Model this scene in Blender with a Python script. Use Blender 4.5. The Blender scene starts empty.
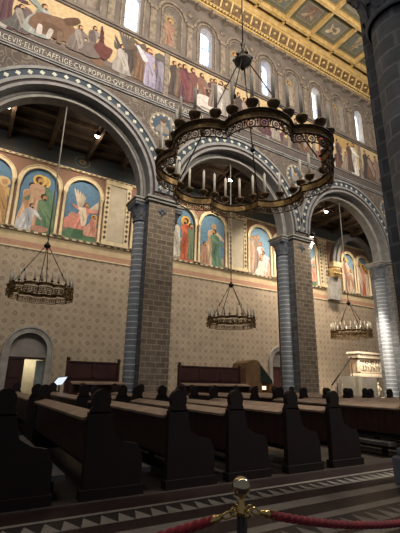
import bpy, bmesh, math, random
from mathutils import Vector, Matrix
from mathutils.geometry import tessellate_polygon
rnd = random.Random(7)
PI = math.pi
sc = bpy.context.scene
COL = sc.collection

# ------------------------------------------------------------------ helpers
def lin(c):
    if isinstance(c, str):
        c = c.lstrip('#'); c = [int(c[i:i+2], 16)/255 for i in (0, 2, 4)]
    return tuple((x/12.92 if x <= .04045 else ((x+.055)/1.055)**2.4) for x in c)

class NT:
    """small node builder"""
    def __init__(s, name, rough=.6, metal=0., spec=.4):
        s.m = bpy.data.materials.new(name); s.m.use_nodes = True
        s.t = s.m.node_tree; s.n = s.t.nodes; s.l = s.t.links
        s.b = s.n['Principled BSDF']
        s.b.inputs['Roughness'].default_value = rough
        s.b.inputs['Metallic'].default_value = metal
        s.b.inputs['Specular IOR Level'].default_value = spec
    def put(s, v, sock):
        if hasattr(v, 'is_output'): s.l.new(v, sock)
        elif isinstance(v, (tuple, list)): sock.default_value = (*v[:3], 1) if len(sock.default_value) == 4 else v[:3]
        else: sock.default_value = v
    def f(s, op, a, b=0., c=None):
        n = s.n.new('ShaderNodeMath'); n.operation = op
        s.put(a, n.inputs[0]); s.put(b, n.inputs[1])
        if c is not None: s.put(c, n.inputs[2])
        return n.outputs[0]
    def mix(s, fac, a, b, mode='MIX'):
        n = s.n.new('ShaderNodeMix'); n.data_type = 'RGBA'; n.blend_type = mode
        s.put(fac, n.inputs[0]); s.put(a, n.inputs[6]); s.put(b, n.inputs[7])
        return n.outputs[2]
    def pos(s):
        g = s.n.new('ShaderNodeNewGeometry'); x = s.n.new('ShaderNodeSeparateXYZ')
        s.l.new(g.outputs['Position'], x.inputs[0]); return x.outputs[0], x.outputs[1], x.outputs[2]
    def objpos(s):
        g = s.n.new('ShaderNodeTexCoord'); x = s.n.new('ShaderNodeSeparateXYZ')
        s.l.new(g.outputs['Object'], x.inputs[0]); return x.outputs[0], x.outputs[1], x.outputs[2]
    def vec(s, x, y, z=0.):
        n = s.n.new('ShaderNodeCombineXYZ'); s.put(x, n.inputs[0]); s.put(y, n.inputs[1]); s.put(z, n.inputs[2]); return n.outputs[0]
    def noise(s, scale, detail=3., v=None, rough=.55):
        n = s.n.new('ShaderNodeTexNoise'); n.inputs['Scale'].default_value = scale
        n.inputs['Detail'].default_value = detail; n.inputs['Roughness'].default_value = rough
        if v is None:
            g = s.n.new('ShaderNodeNewGeometry'); v = g.outputs['Position']
        s.l.new(v, n.inputs['Vector']); return n.outputs['Fac']
    def ramp(s, fac, lo, hi):
        return s.f('MULTIPLY', s.f('SUBTRACT', fac, lo), 1/(hi-lo)) if False else s._mr(fac, lo, hi)
    def _mr(s, fac, lo, hi):
        n = s.n.new('ShaderNodeMapRange'); n.clamp = True
        s.put(fac, n.inputs[0]); n.inputs[1].default_value = lo; n.inputs[2].default_value = hi
        return n.outputs[0]
    def bump(s, h, strength=.3, dist=.02):
        n = s.n.new('ShaderNodeBump'); n.inputs['Strength'].default_value = strength; n.inputs['Distance'].default_value = dist
        s.l.new(h, n.inputs['Height']); s.l.new(n.outputs[0], s.b.inputs['Normal'])
    def color(s, c): s.put(c, s.b.inputs['Base Color']); return s
    def emit(s, c, k): s.put(c, s.b.inputs['Emission Color']); s.b.inputs['Emission Strength'].default_value = k; return s

def simple(name, c1, c2=None, scale=4., rough=.6, metal=0., bump=0.):
    t = NT(name, rough, metal); c1 = lin(c1)
    if c2 is None: c2 = tuple(x*.72 for x in c1)
    else: c2 = lin(c2)
    n = t.noise(scale, 4.)
    t.color(t.mix(t.ramp(n, .35, .65), c1, c2))
    if bump: t.bump(n, bump)
    return t.m

class MB:
    """collects shapes for ONE mesh object (optionally with per-face colours)"""
    def __init__(s): s.v = []; s.f = []; s.mi = []; s.c = []; s.sm = []
    def add(s, vs, fs, mi=0, col=(1, 1, 1), smooth=False):
        o = len(s.v); s.v += [tuple(p) for p in vs]
        for f in fs:
            s.f.append([o+i for i in f]); s.mi.append(mi); s.c.append(col); s.sm.append(smooth)
        return s
    def box(s, x0, x1, y0, y1, z0, z1, mi=0, front=None):
        vs = [(x0,y0,z0),(x1,y0,z0),(x1,y1,z0),(x0,y1,z0),(x0,y0,z1),(x1,y0,z1),(x1,y1,z1),(x0,y1,z1)]
        fs = [(0,3,2,1),(4,5,6,7),(0,1,5,4),(1,2,6,5),(2,3,7,6),(3,0,4,7)]
        s.add(vs, fs, mi)
        if front is not None: s.mi[-4] = front; s.mi[-2] = front
        return s
    def bar(s, p, q, w, h=None, mi=0):
        """rectangular bar from p to q"""
        p = Vector(p); q = Vector(q); d = (q-p).normalized(); h = h or w
        up = Vector((0,0,1)) if abs(d.z) < .95 else Vector((0,1,0))
        a = d.cross(up).normalized()*w/2; b = a.cross(d).normalized()*h/2
        vs = [p-a-b, p+a-b, p+a+b, p-a+b, q-a-b, q+a-b, q+a+b, q-a+b]
        return s.add(vs, [(0,1,2,3),(7,6,5,4),(0,4,5,1),(1,5,6,2),(2,6,7,3),(3,7,4,0)], mi)
    def tube(s, pts, r, n=8, mi=0, closed=False, caps=True):
        pts = [Vector(p) for p in pts]; N = len(pts); rings = []
        rr = r if isinstance(r, (list, tuple)) else [r]*N
        prev = None
        for i, p in enumerate(pts):
            if closed: d = pts[(i+1) % N]-pts[i-1]
            else: d = pts[min(i+1, N-1)]-pts[max(i-1, 0)]
            d.normalize()
            if prev is None:
                up = Vector((0,0,1)) if abs(d.z) < .9 else Vector((1,0,0)); a = d.cross(up).normalized()
            else: a = (prev-d*prev.dot(d)).normalized()
            prev = a; b = d.cross(a)
            rings.append([p+(a*math.cos(2*PI*k/n)+b*math.sin(2*PI*k/n))*rr[i] for k in range(n)])
        vs = [v for ring in rings for v in ring]; fs = []
        for i in range(N if closed else N-1):
            j = (i+1) % N
            for k in range(n): fs.append((i*n+k, i*n+(k+1) % n, j*n+(k+1) % n, j*n+k))
        if caps and not closed:
            fs.append(tuple(range(n-1, -1, -1))); fs.append(tuple((N-1)*n+k for k in range(n)))
        return s.add(vs, fs, mi, smooth=True)
    def lathe(s, prof, c=(0,0,0), n=16, mi=0, axis='z', square=None):
        """prof = list of (r,z)"""
        vs = []; fs = []
        for r, z in prof:
            for k in range(n):
                a = 2*PI*(k+.5)/n; x, y = r*math.cos(a), r*math.sin(a)
                vs.append((c[0]+x, c[1]+y, c[2]+z) if axis == 'z' else (c[0]+x, c[1]+z, c[2]+y))
        for i in range(len(prof)-1):
            for k in range(n): fs.append((i*n+k, i*n+(k+1) % n, (i+1)*n+(k+1) % n, (i+1)*n+k))
        fs.append(tuple(range(n-1, -1, -1))); fs.append(tuple((len(prof)-1)*n+k for k in range(n)))
        return s.add(vs, fs, mi, smooth=True)
    def ball(s, c, r, n=10, mi=0, sz=1.):
        prof = [(max(r*math.sin(PI*i/n), 1e-4), -r*sz*math.cos(PI*i/n)) for i in range(n+1)]
        return s.lathe(prof, c, max(8, n+4), mi)
    def prism(s, poly, a0, a1, plane='xz', mi=0, mside=None):
        """polygon in a plane extruded along the other axis from a0 to a1"""
        def P(u, v, a): return (u, a, v) if plane == 'xz' else ((a, u, v) if plane == 'yz' else (u, v, a))
        n = len(poly); vs = [P(u, v, a0) for u, v in poly]+[P(u, v, a1) for u, v in poly]
        s.add(vs, [tuple(range(n)), tuple(range(2*n-1, n-1, -1))], mi)
        s.add(vs, [(i, i+n, (i+1) % n+n, (i+1) % n) for i in range(n)], mi if mside is None else mside)
        return s
    def arch(s, xc, zc, r0, r1, y0, y1, zleg=None, n=40, mi=0, mtop=None):
        """half-round band, section r0..r1 by y0..y1, with legs down to zleg"""
        prof = []
        if zleg is not None: prof.append((PI, zleg-zc))
        prof += [(PI-PI*i/n, 0) for i in range(n+1)]
        if zleg is not None: prof.append((0, zleg-zc))
        vs = []
        for a, dz in prof:
            for r in (r0, r1):
                for y in (y0, y1): vs.append((xc+r*math.cos(a), y, zc+r*math.sin(a)+dz))
        fs = []; mm = []
        for i in range(len(prof)-1):
            o = i*4; p = o+4
            fs += [(o, p, p+2, o+2), (o+1, o+3, p+3, p+1), (o, o+1, p+1, p), (o+2, p+2, p+3, o+3)]
        fs += [(0, 2, 3, 1), (len(vs)-4, len(vs)-3, len(vs)-1, len(vs)-2)]
        return s.add(vs, fs, mi)
    def wall(s, x0, x1, z0, z1, y0, y1, ops, mi=0, mrev=None, n=28):
        """wall slab with round-headed openings (xc, hw, zsill or None, zspring)"""
        mrev = mi if mrev is None else mrev
        ops = sorted(ops); x = x0
        def q(xa, xb, za, zb):
            for y, r in ((y0, 0), (y1, 1)):
                f = [(xa,y,za),(xb,y,za),(xb,y,zb),(xa,y,zb)]
                s.add(f, [(0,1,2,3) if not r else (3,2,1,0)], mi)
        for xc, hw, zs, zp in ops:
            q(x, xc-hw, z0, z1); x = xc+hw
            if zs is not None and zs > z0: q(xc-hw, xc+hw, z0, zs)
            path = [(xc-hw, z0 if zs is None else zs)]+[(xc+hw*math.cos(PI-PI*i/n), zp+hw*math.sin(PI*i/n)) for i in range(n+1)]+[(xc+hw, z0 if zs is None else zs)]
            for (xa, za), (xb, zb) in zip(path, path[1:]):
                if xb-xa > 1e-6:
                    for y, r in ((y0, 0), (y1, 1)):
                        s.add([(xa,y,za),(xb,y,zb),(xb,y,z1),(xa,y,z1)], [(0,1,2,3) if not r else (3,2,1,0)], mi)
                s.add([(xa,y0,za),(xb,y0,zb),(xb,y1,zb),(xa,y1,za)], [(3,2,1,0)], mrev)
            if zs is not None: s.add([(xc-hw,y0,zs),(xc+hw,y0,zs),(xc+hw,y1,zs),(xc-hw,y1,zs)], [(0,1,2,3)], mrev)
        q(x, x1, z0, z1)
        s.add([(x0,y0,z0),(x0,y1,z0),(x0,y1,z1),(x0,y0,z1)], [(0,1,2,3)], mi)
        s.add([(x1,y0,z0),(x1,y1,z0),(x1,y1,z1),(x1,y0,z1)], [(3,2,1,0)], mi)
        s.add([(x0,y0,z1),(x1,y0,z1),(x1,y1,z1),(x0,y1,z1)], [(0,1,2,3)], mi)
        return s
    def shift(s, d):
        s.v = [(a+d[0], b+d[1], c+d[2]) for a, b, c in s.v]; return s
    def mesh(s, name, mats, colors=False, recalc=False):
        me = bpy.data.meshes.new(name); me.from_pydata(s.v, [], s.f)
        for m in (mats if isinstance(mats, (list, tuple)) else [mats]): me.materials.append(m)
        me.polygons.foreach_set('material_index', s.mi); me.polygons.foreach_set('use_smooth', s.sm)
        if colors:
            at = me.color_attributes.new('Col', 'FLOAT_COLOR', 'CORNER'); i = 0
            for p in me.polygons:
                for _ in p.loop_indices: at.data[i].color = (*s.c[p.index], 1); i += 1
        me.update()
        if recalc:
            bm = bmesh.new(); bm.from_mesh(me); bmesh.ops.recalc_face_normals(bm, faces=bm.faces); bm.to_mesh(me); bm.free()
        return me
    def build(s, name, mats, parent=None, colors=False, recalc=True, bevel=0):
        o = bpy.data.objects.new(name, s.mesh(name, mats, colors, recalc)); COL.objects.link(o)
        if parent is not None: o.parent = parent
        if bevel:
            b = o.modifiers.new('edge', 'BEVEL'); b.width = bevel; b.segments = 2; b.limit_method = 'ANGLE'
        return o

def tag(o, label, cat, group=None):
    o['label'] = label; o['category'] = cat
    if group: o['group'] = group
    return o
def thing(name, loc, label, cat, group=None, rz=0):
    o = bpy.data.objects.new(name, None); COL.objects.link(o); o.empty_display_size = .2
    o.location = loc; o.rotation_euler[2] = rz
    return tag(o, label, cat, group)
def struct(o): o['kind'] = 'structure'; return o
def kids(o): return [c for c in COL.objects if c.parent == o]
def dup(o, parent=None):
    c = o.copy(); COL.objects.link(c)
    if parent is not None: c.parent = parent
    for k in kids(o): dup(k, c)
    return c
def relabel(o, label): o['label'] = label; return o

# ------------------------------------------------------------------ constants of the place
BAY = 9.45
PIERS = [-2.25, 7.2, 16.65, 26.1]
ARCHES = [2.48, 11.93, 21.38]
YN, YB = 16.0, 17.6           # arcade wall faces
YA = 23.4                     # aisle wall
ZI = 10.15                    # impost top
ZS = 10.45                    # arch springing

# ------------------------------------------------------------------ materials
def mat_brick(name, c1, c2, mortar, bw=.62, rh=.3, dark=1.):
    t = NT(name, .8); x, y, z = t.pos()
    n = t.n.new('ShaderNodeTexBrick'); n.offset = .5
    t.l.new(t.vec(t.f('ADD', x, y), z), n.inputs['Vector'])
    n.inputs['Color1'].default_value = (*lin(c1), 1); n.inputs['Color2'].default_value = (*lin(c2), 1)
    n.inputs['Mortar'].default_value = (*lin(mortar), 1); n.inputs['Scale'].default_value = 1
    n.inputs['Mortar Size'].default_value = .028; n.inputs['Brick Width'].default_value = bw; n.inputs['Row Height'].default_value = rh
    n.inputs['Mortar Smooth'].default_value = .3
    no = t.noise(3., 5.)
    t.color(t.mix(t.ramp(no, .3, .75), n.outputs['Color'], (.55, .55, .55), 'MULTIPLY'))
    t.bump(n.outputs['Fac'], -.3 if False else .15)
    return t.m
M = {}
M['brick'] = mat_brick('pier_brick', '#92816d', '#7c6c5a', '#ad9c84', .5, .25)
M['ashlar'] = mat_brick('grey_ashlar', '#737577', '#616365', '#868788', .7, .36)
M['stone'] = simple('grey_stone', '#7f8188', '#65676d', 2.5, .65, bump=.1)
M['stone_light'] = simple('pale_grey_stone', '#a7a29a', '#8b867e', 2., .65)
M['stone_dark'] = simple('carved_dark_stone', '#777a80', '#585b61', 5., .65, bump=.3)
def mat_shaft():
    t = NT('banded_shaft_stone', .6); x, y, z = t.pos()
    b = t.f('FRACT', t.f('DIVIDE', z, .27)); b = t.f('GREATER_THAN', b, .84)
    n = t.noise(3., 4.)
    c = t.mix(t.ramp(n, .3, .7), lin('#71757a'), lin('#5c6065'))
    t.color(t.mix(b, c, lin('#a5abb2'))); return t.m
M['shaft'] = mat_shaft()
def mat_lattice():
    t = NT('painted_lattice_plaster', .8, spec=.2); x, y, z = t.pos(); s = .92
    a = t.f('FRACT', t.f('DIVIDE', t.f('ADD', x, z), s)); b = t.f('FRACT', t.f('DIVIDE', t.f('ADD', t.f('SUBTRACT', x, z), 100.), s))
    da = t.f('ABSOLUTE', t.f('SUBTRACT', a, .5)); db = t.f('ABSOLUTE', t.f('SUBTRACT', b, .5))
    r = t.f('SQRT', t.f('ADD', t.f('POWER', da, 2.), t.f('POWER', db, 2.)))
    ros = t.f('LESS_THAN', r, .2); core = t.f('LESS_THAN', r, .07)
    line = t.f('GREATER_THAN', t.f('MAXIMUM', da, db), .465)
    sm = t.f('LESS_THAN', t.f('SQRT', t.f('ADD', t.f('POWER', t.f('SUBTRACT', .5, da), 2.), t.f('POWER', t.f('SUBTRACT', .5, db), 2.))), .13)
    n = t.noise(1.3, 5.); n2 = t.noise(9., 3.)
    base = t.mix(t.ramp(n, .3, .7), lin('#b3a38c'), lin('#a0917c'))
    k = t.f('MULTIPLY', ros, t.ramp(n2, .2, .55))
    c = t.mix(t.f('MULTIPLY', k, .75), base, lin('#7d6b60'))
    c = t.mix(t.f('MULTIPLY', core, .6), c, lin('#b9a080'))
    c = t.mix(t.f('MULTIPLY', line, .45), c, lin('#96816b'))
    c = t.mix(t.f('MULTIPLY', sm, .55), c, lin('#8c7768'))
    # plain painted bands above the lattice
    up = t.f('GREATER_THAN', z, 8.75)
    band = t.mix(t.ramp(n2, .35, .65), lin('#b7917a'), lin('#a8836c'))
    c = t.mix(up, c, band)
    c = t.mix(t.f('MULTIPLY', t.f('GREATER_THAN', z, 9.12), up), c, t.mix(t.ramp(n, .4, .6), lin('#c9b491'), lin('#bba784')))
    up2 = t.f('GREATER_THAN', z, 9.75)
    c = t.mix(up2, c, t.mix(t.ramp(n2, .4, .6), lin('#8a6353'), lin('#7b6a58')))
    up3 = t.f('GREATER_THAN', z, 14.55)
    c = t.mix(up3, c, t.mix(t.ramp(n, .35, .65), lin('#3d474b'), lin('#4a443e')))
    t.color(c); return t.m
M['lattice'] = mat_lattice()
def mat_spandrel():
    t = NT('painted_spandrel_plaster', .8, spec=.2); x, y, z = t.pos()
    q = t.noise(1.5, 1.)
    e = t.f('LESS_THAN', t.f('ABSOLUTE', t.f('SUBTRACT', t.f('FRACT', t.f('MULTIPLY', q, 9.)), .5)), .13)
    n = t.noise(1.2, 5.); n2 = t.noise(6., 3.)
    base = t.mix(t.ramp(n, .35, .65), lin('#665b53'), lin('#534a44'))
    c = t.mix(t.f('MULTIPLY', e, .45), base, lin('#8d8275'))
    c = t.mix(t.f('MULTIPLY', t.ramp(n2, .6, .7), .5), c, lin('#5d5048'))
    t.color(c); return t.m
M['spandrel'] = mat_spandrel()
M['clere'] = simple('clerestory_plaster', '#71665d', '#5c534c', 1.4, .8)
M['clere_trim'] = simple('clerestory_painted_moulding', '#8b7d6c', '#62574d', 5., .8)
M['band_dark'] = simple('inscription_band_paint', '#5d544e', '#4f4742', 2., .8)
M['cream'] = simple('cream_painted_stucco', '#d8c8a4', '#c4b28d', 3., .7)
M['reveal'] = simple('reveal_plaster', '#a39b92', '#8a837b', 2., .8)
M['letter'] = simple('letter_paint', '#bdb6a9', '#aba497', 6., .7)
M['gold'] = simple('gilded_plaster', '#d0b37c', '#b3955c', 3., .45, .15)
M['gold_dark'] = simple('aged_gilding', '#6f5636', '#54402a', 4., .5, .2)
M['coffer'] = simple('coffer_paint', '#787360', '#635d4a', 1.5, .7)
M['roofwood'] = simple('roof_timber', '#52412f', '#3b2e22', 3., .7)
M['roofboard'] = simple('roof_boards', '#4c4037', '#3a2f28', 2., .8)
M['pew'] = simple('dark_pew_wood', '#24130f', '#190d0b', 3., .65)
M['plank'] = None
def mat_plank():
    t = NT('pew_back_planks', .5); x, y, z = t.pos()
    g = t.f('FRACT', t.f('DIVIDE', y, .19)); e = t.f('LESS_THAN', g, .07)
    n = t.noise(4., 4.)
    t.color(t.mix(e, t.mix(t.ramp(n, .3, .7), lin('#4a3025'), lin('#38221a')), lin('#0d0706'))); return t.m
M['plank'] = mat_plank()
M['ledge'] = simple('pale_ledge_wood', '#9c8572', '#836b5a', 3., .45)  # paler than the pew wood
M['kneel'] = simple('kneeler_padding', '#6a6462', '#575150', 3., .8)
M['stall'] = simple('red_brown_stall_wood', '#4d2c26', '#3c211d', 2., .5)
M['bronze'] = simple('aged_bronze', '#7d6548', '#4a3c2f', 6., .4, .75)
M['bronze2'] = simple('brass_bronze_band', '#9a7b4c', '#5e4a32', 5., .35, .75)
M['iron'] = simple('dark_iron', '#2e2824', '#221d1a', 4., .45, .6)
M['candle'] = simple('wax_candle', '#d8cfc0', '#c8beac', 4., .6)
M['candle_w'] = simple('white_wax_candle', '#f0e6d2', '#e4d8c0', 4., .6)
M['brass'] = simple('polished_brass', '#d9bc82', '#caa965', 3., .16, 1.)
M['chrome'] = simple('polished_steel', '#d3c6a8', '#c6b998', 3., .08, 1.)
M['steelpost'] = simple('dark_polished_post', '#4a4643', '#403c39', 3., .2, 1.)
M['relief'] = simple('warm_carved_stone', '#efe2cc', '#dfcfb4', 4., .7)
M['relief_in'] = simple('carved_ground_stone', '#b59c7c', '#9c8264', 5., .8)
M['beige'] = simple('beige_panel', '#bdb29c', '#aca28c', 2., .7)
M['greypanel'] = simple('grey_panel', '#8c877e', '#7b766e', 2., .7)
M['honeywood'] = simple('honey_wood', '#8d6a48', '#775739', 3., .5)
M['greenpanel'] = simple('dark_green_cloth', '#2b3328', '#20271e', 3., .8)
M['doorwood'] = simple('dark_door_wood', '#3a1f1b', '#2c1714', 2., .5)
M['whiteplaster'] = simple('vestibule_plaster', '#d8cfb6', '#c9bfa4', 2., .8)
M['glassleaf'] = simple('bluish_glass_leaf', '#8fa2ac', '#788c97', 2., .15)
t_ = NT('screen_glow', .3); t_.color((.02, .02, .02)); t_.emit(lin('#cfd8ea'), 1.1); M['screen'] = t_.m
t_ = NT('warm_screen_glow', .3); t_.color((.02, .02, .02)); t_.emit(lin('#ffe6c8'), 1.3); M['screenwarm'] = t_.m
t_ = NT('lamp_glow', .3); t_.color((.8, .8, .8)); t_.emit(lin('#fff0d8'), 16.); M['lamp'] = t_.m
t_ = NT('daylit_window', .3); x_, y_, z_ = t_.pos()
n_ = t_.noise(1.6, 3.)
t_.color((.3, .3, .3)); t_.emit(t_.mix(t_.ramp(n_, .42, .62), lin('#ffffff'), lin('#93b4e8')), 3.2); M['pane'] = t_.m
def mat_rope():
    t = NT('red_velvet_rope', .75, spec=.2); n = t.noise(30., 3.)
    t.color(t.mix(t.ramp(n, .3, .7), lin('#a3202f'), lin('#6e1220')))
    t.b.inputs['Sheen Weight'].default_value = .3; return t.m
M['rope'] = mat_rope()
def mat_paint():
    t = NT('fresco_paint', .8, spec=.2)
    a = t.n.new('ShaderNodeVertexColor'); a.layer_name = 'Col'
    n = t.noise(5., 5.)
    t.color(t.mix(t.f('MULTIPLY', t.ramp(n, .4, .75), .7), a.outputs[0], (.62, .57, .52), 'MULTIPLY')); return t.m
M['paint'] = mat_paint()
def mat_diaper(name, ground, spot, s, ax='x'):
    t = NT(name, .75, spec=.25)
    return t
def mat_bluesoffit():
    t = NT('blue_grey_soffit', .8, spec=.2); n = t.noise(2.5, 4.); x, y, z = t.pos()
    v = t.n.new('ShaderNodeTexVoronoi'); v.inputs['Scale'].default_value = 2.4
    g = t.n.new('ShaderNodeNewGeometry'); t.l.new(g.outputs['Position'], v.inputs['Vector'])
    c = t.mix(t.ramp(n, .3, .7), lin('#8c8a87'), lin('#777572'))
    t.color(t.mix(t.f('MULTIPLY', t.f('LESS_THAN', v.outputs['Distance'], .13), .5), c, lin('#a3a396'))); return t.m
M['soffit'] = mat_bluesoffit()
M['blueband'] = simple('dark_blue_arch_band', '#3d4650', '#333b44', 3., .75)
M['arch_grey'] = simple('arch_grey_moulding', '#8d8a87', '#787673', 2.5, .7)
M['arch_red'] = simple('arch_dark_red_roll', '#3c2a28', '#2f2120', 3., .7)
M['diamond'] = simple('pale_diamond_paint', '#c6c4b4', '#b3b19f', 6., .7)
def mat_floor():
    t = NT('inlaid_church_floor', .42, spec=.4); x, y, z = t.pos()
    n = t.noise(2.5, 5.); n2 = t.noise(.8, 3.)
    tile = t.n.new('ShaderNodeTexBrick'); tile.offset = 0; t.l.new(t.vec(x, y), tile.inputs['Vector'])
    tile.inputs['Scale'].default_value = 1; tile.inputs['Brick Width'].default_value = .9; tile.inputs['Row Height'].default_value = .9
    tile.inputs['Mortar Size'].default_value = .02
    tile.inputs['Color1'].default_value = (*lin('#433b36'), 1); tile.inputs['Color2'].default_value = (*lin('#564c45'), 1); tile.inputs['Mortar'].default_value = (*lin('#3b3430'), 1)
    c = tile.outputs['Color']
    def band(y0, y1): return t.f('MULTIPLY', t.f('GREATER_THAN', y, y0), t.f('LESS_THAN', y, y1))
    dark = t.mix(t.ramp(n, .35, .65), lin('#2c1f1d'), lin('#382826'))
    light = t.mix(t.ramp(n, .3, .7), lin('#a59e94'), lin('#857e76'))
    c = t.mix(t.f('LESS_THAN', y, 5.3), c, dark)
    for y0, y1 in ((4.0, 4.22), (3.55, 3.7), (2.95, 3.1), (4.83, 4.9)): c = t.mix(band(y0, y1), c, light)
    for y0, y1, w in ((4.5, 4.79, .2), (3.2, 3.5, .22)):
        u = t.f('ABSOLUTE', t.f('SUBTRACT', t.f('MULTIPLY', t.f('FRACT', t.f('DIVIDE', x, w)), 2.), 1.))
        v = t.f('DIVIDE', t.f('SUBTRACT', y, y0), y1-y0)
        tri = t.f('GREATER_THAN', v, u)
        c = t.mix(band(y0, y1), c, t.mix(tri, light, lin('#35302e')))
    c = t.mix(t.f('MULTIPLY', t.ramp(n2, .4, .7), .5), c, (.5, .48, .46), 'MULTIPLY')
    t.color(c); return t.m
M['floor'] = mat_floor()

# ------------------------------------------------------------------ painted pictures
def smooth_poly(p, k=4):
    out = []; n = len(p)
    for i in range(n):
        a, b, c, d = p[i-1], p[i], p[(i+1) % n], p[(i+2) % n]
        for j in range(k):
            t = j/k; t2, t3 = t*t, t*t*t
            out.append(tuple(.5*((2*b[q])+(-a[q]+c[q])*t+(2*a[q]-5*b[q]+4*c[q]-d[q])*t2+(-a[q]+3*b[q]-3*c[q]+d[q])*t3) for q in (0, 1)))
    return out
class Canvas:
    """paints coloured shapes in layers onto a wall plane facing -Y (or a ceiling facing -Z)"""
    def __init__(s, o, step=.0006, plane='wall', clip=None): s.mb = MB(); s.o = o; s.d = 0; s.clip = clip; s.step = step; s.plane = plane
    def P(s, u, v):
        if s.plane == 'wall': return (s.o[0]+u, s.o[1]-s.d, s.o[2]+v)
        return (s.o[0]+u, s.o[1]+v, s.o[2]-s.d)
    def poly(s, pts, col, smooth=True, k=4):
        if smooth: pts = smooth_poly(pts, k)
        if s.clip: pts = [(min(max(p[0], s.clip[0]), s.clip[1]), min(max(p[1], s.clip[2]), s.clip[3])) for p in pts]
        s.d += s.step; col = lin(col) if isinstance(col, str) else col
        vs = [s.P(*p) for p in pts]
        for tri in tessellate_polygon([[Vector((p[0], p[1], 0)) for p in pts]]): s.mb.add(vs_tri(vs, tri), [(0, 1, 2)], 0, col)
        return s
    def rect(s, u0, u1, v0, v1, col): return s.poly([(u0, v0), (u1, v0), (u1, v1), (u0, v1)], col, False)
    def ell(s, u, v, a, b, col, rot=0., n=14):
        c, w = math.cos(rot), math.sin(rot)
        return s.poly([(u+a*math.cos(t)*c-b*math.sin(t)*w, v+a*math.cos(t)*w+b*math.sin(t)*c) for t in [2*PI*i/n for i in range(n)]], col, False)
    def limb(s, p, q, w0, w1, col):
        d = Vector((q[0]-p[0], q[1]-p[1])); L = d.length or 1; d /= L; nx, ny = -d.y, d.x
        return s.poly([(p[0]+nx*w0, p[1]+ny*w0), (q[0]+nx*w1, q[1]+ny*w1), (q[0]+d.x*w1*.8, q[1]+d.y*w1*.8), (q[0]-nx*w1, q[1]-ny*w1), (p[0]-nx*w0, p[1]-ny*w0), (p[0]-d.x*w0*.6, p[1]-d.y*w0*.6)], col, True, 3)
    def build(s, name, parent=None): return s.mb.build(name, M['paint'], parent, colors=True, recalc=False)
def dabs(cv, n, u0, u1, v0, v1, cols, s0=.12, s1=.32):
    for i in range(n):
        u, v, a = rnd.uniform(u0, u1), rnd.uniform(v0, v1), rnd.uniform(s0, s1)
        pts = [(u+a*rnd.uniform(.5, 1.1)*math.cos(t), v+a*1.3*rnd.uniform(.5, 1.1)*math.sin(t)) for t in [2*PI*k/7 for k in range(7)]]
        cv.poly(pts, shade(rnd.choice(cols), rnd.uniform(.75, 1.15)), True, 3)
def vs_tri(vs, t): return [vs[i] for i in t]
def shade(c, k):
    c = lin(c) if isinstance(c, str) else c
    return tuple(min(1, x*k) for x in c)
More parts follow.
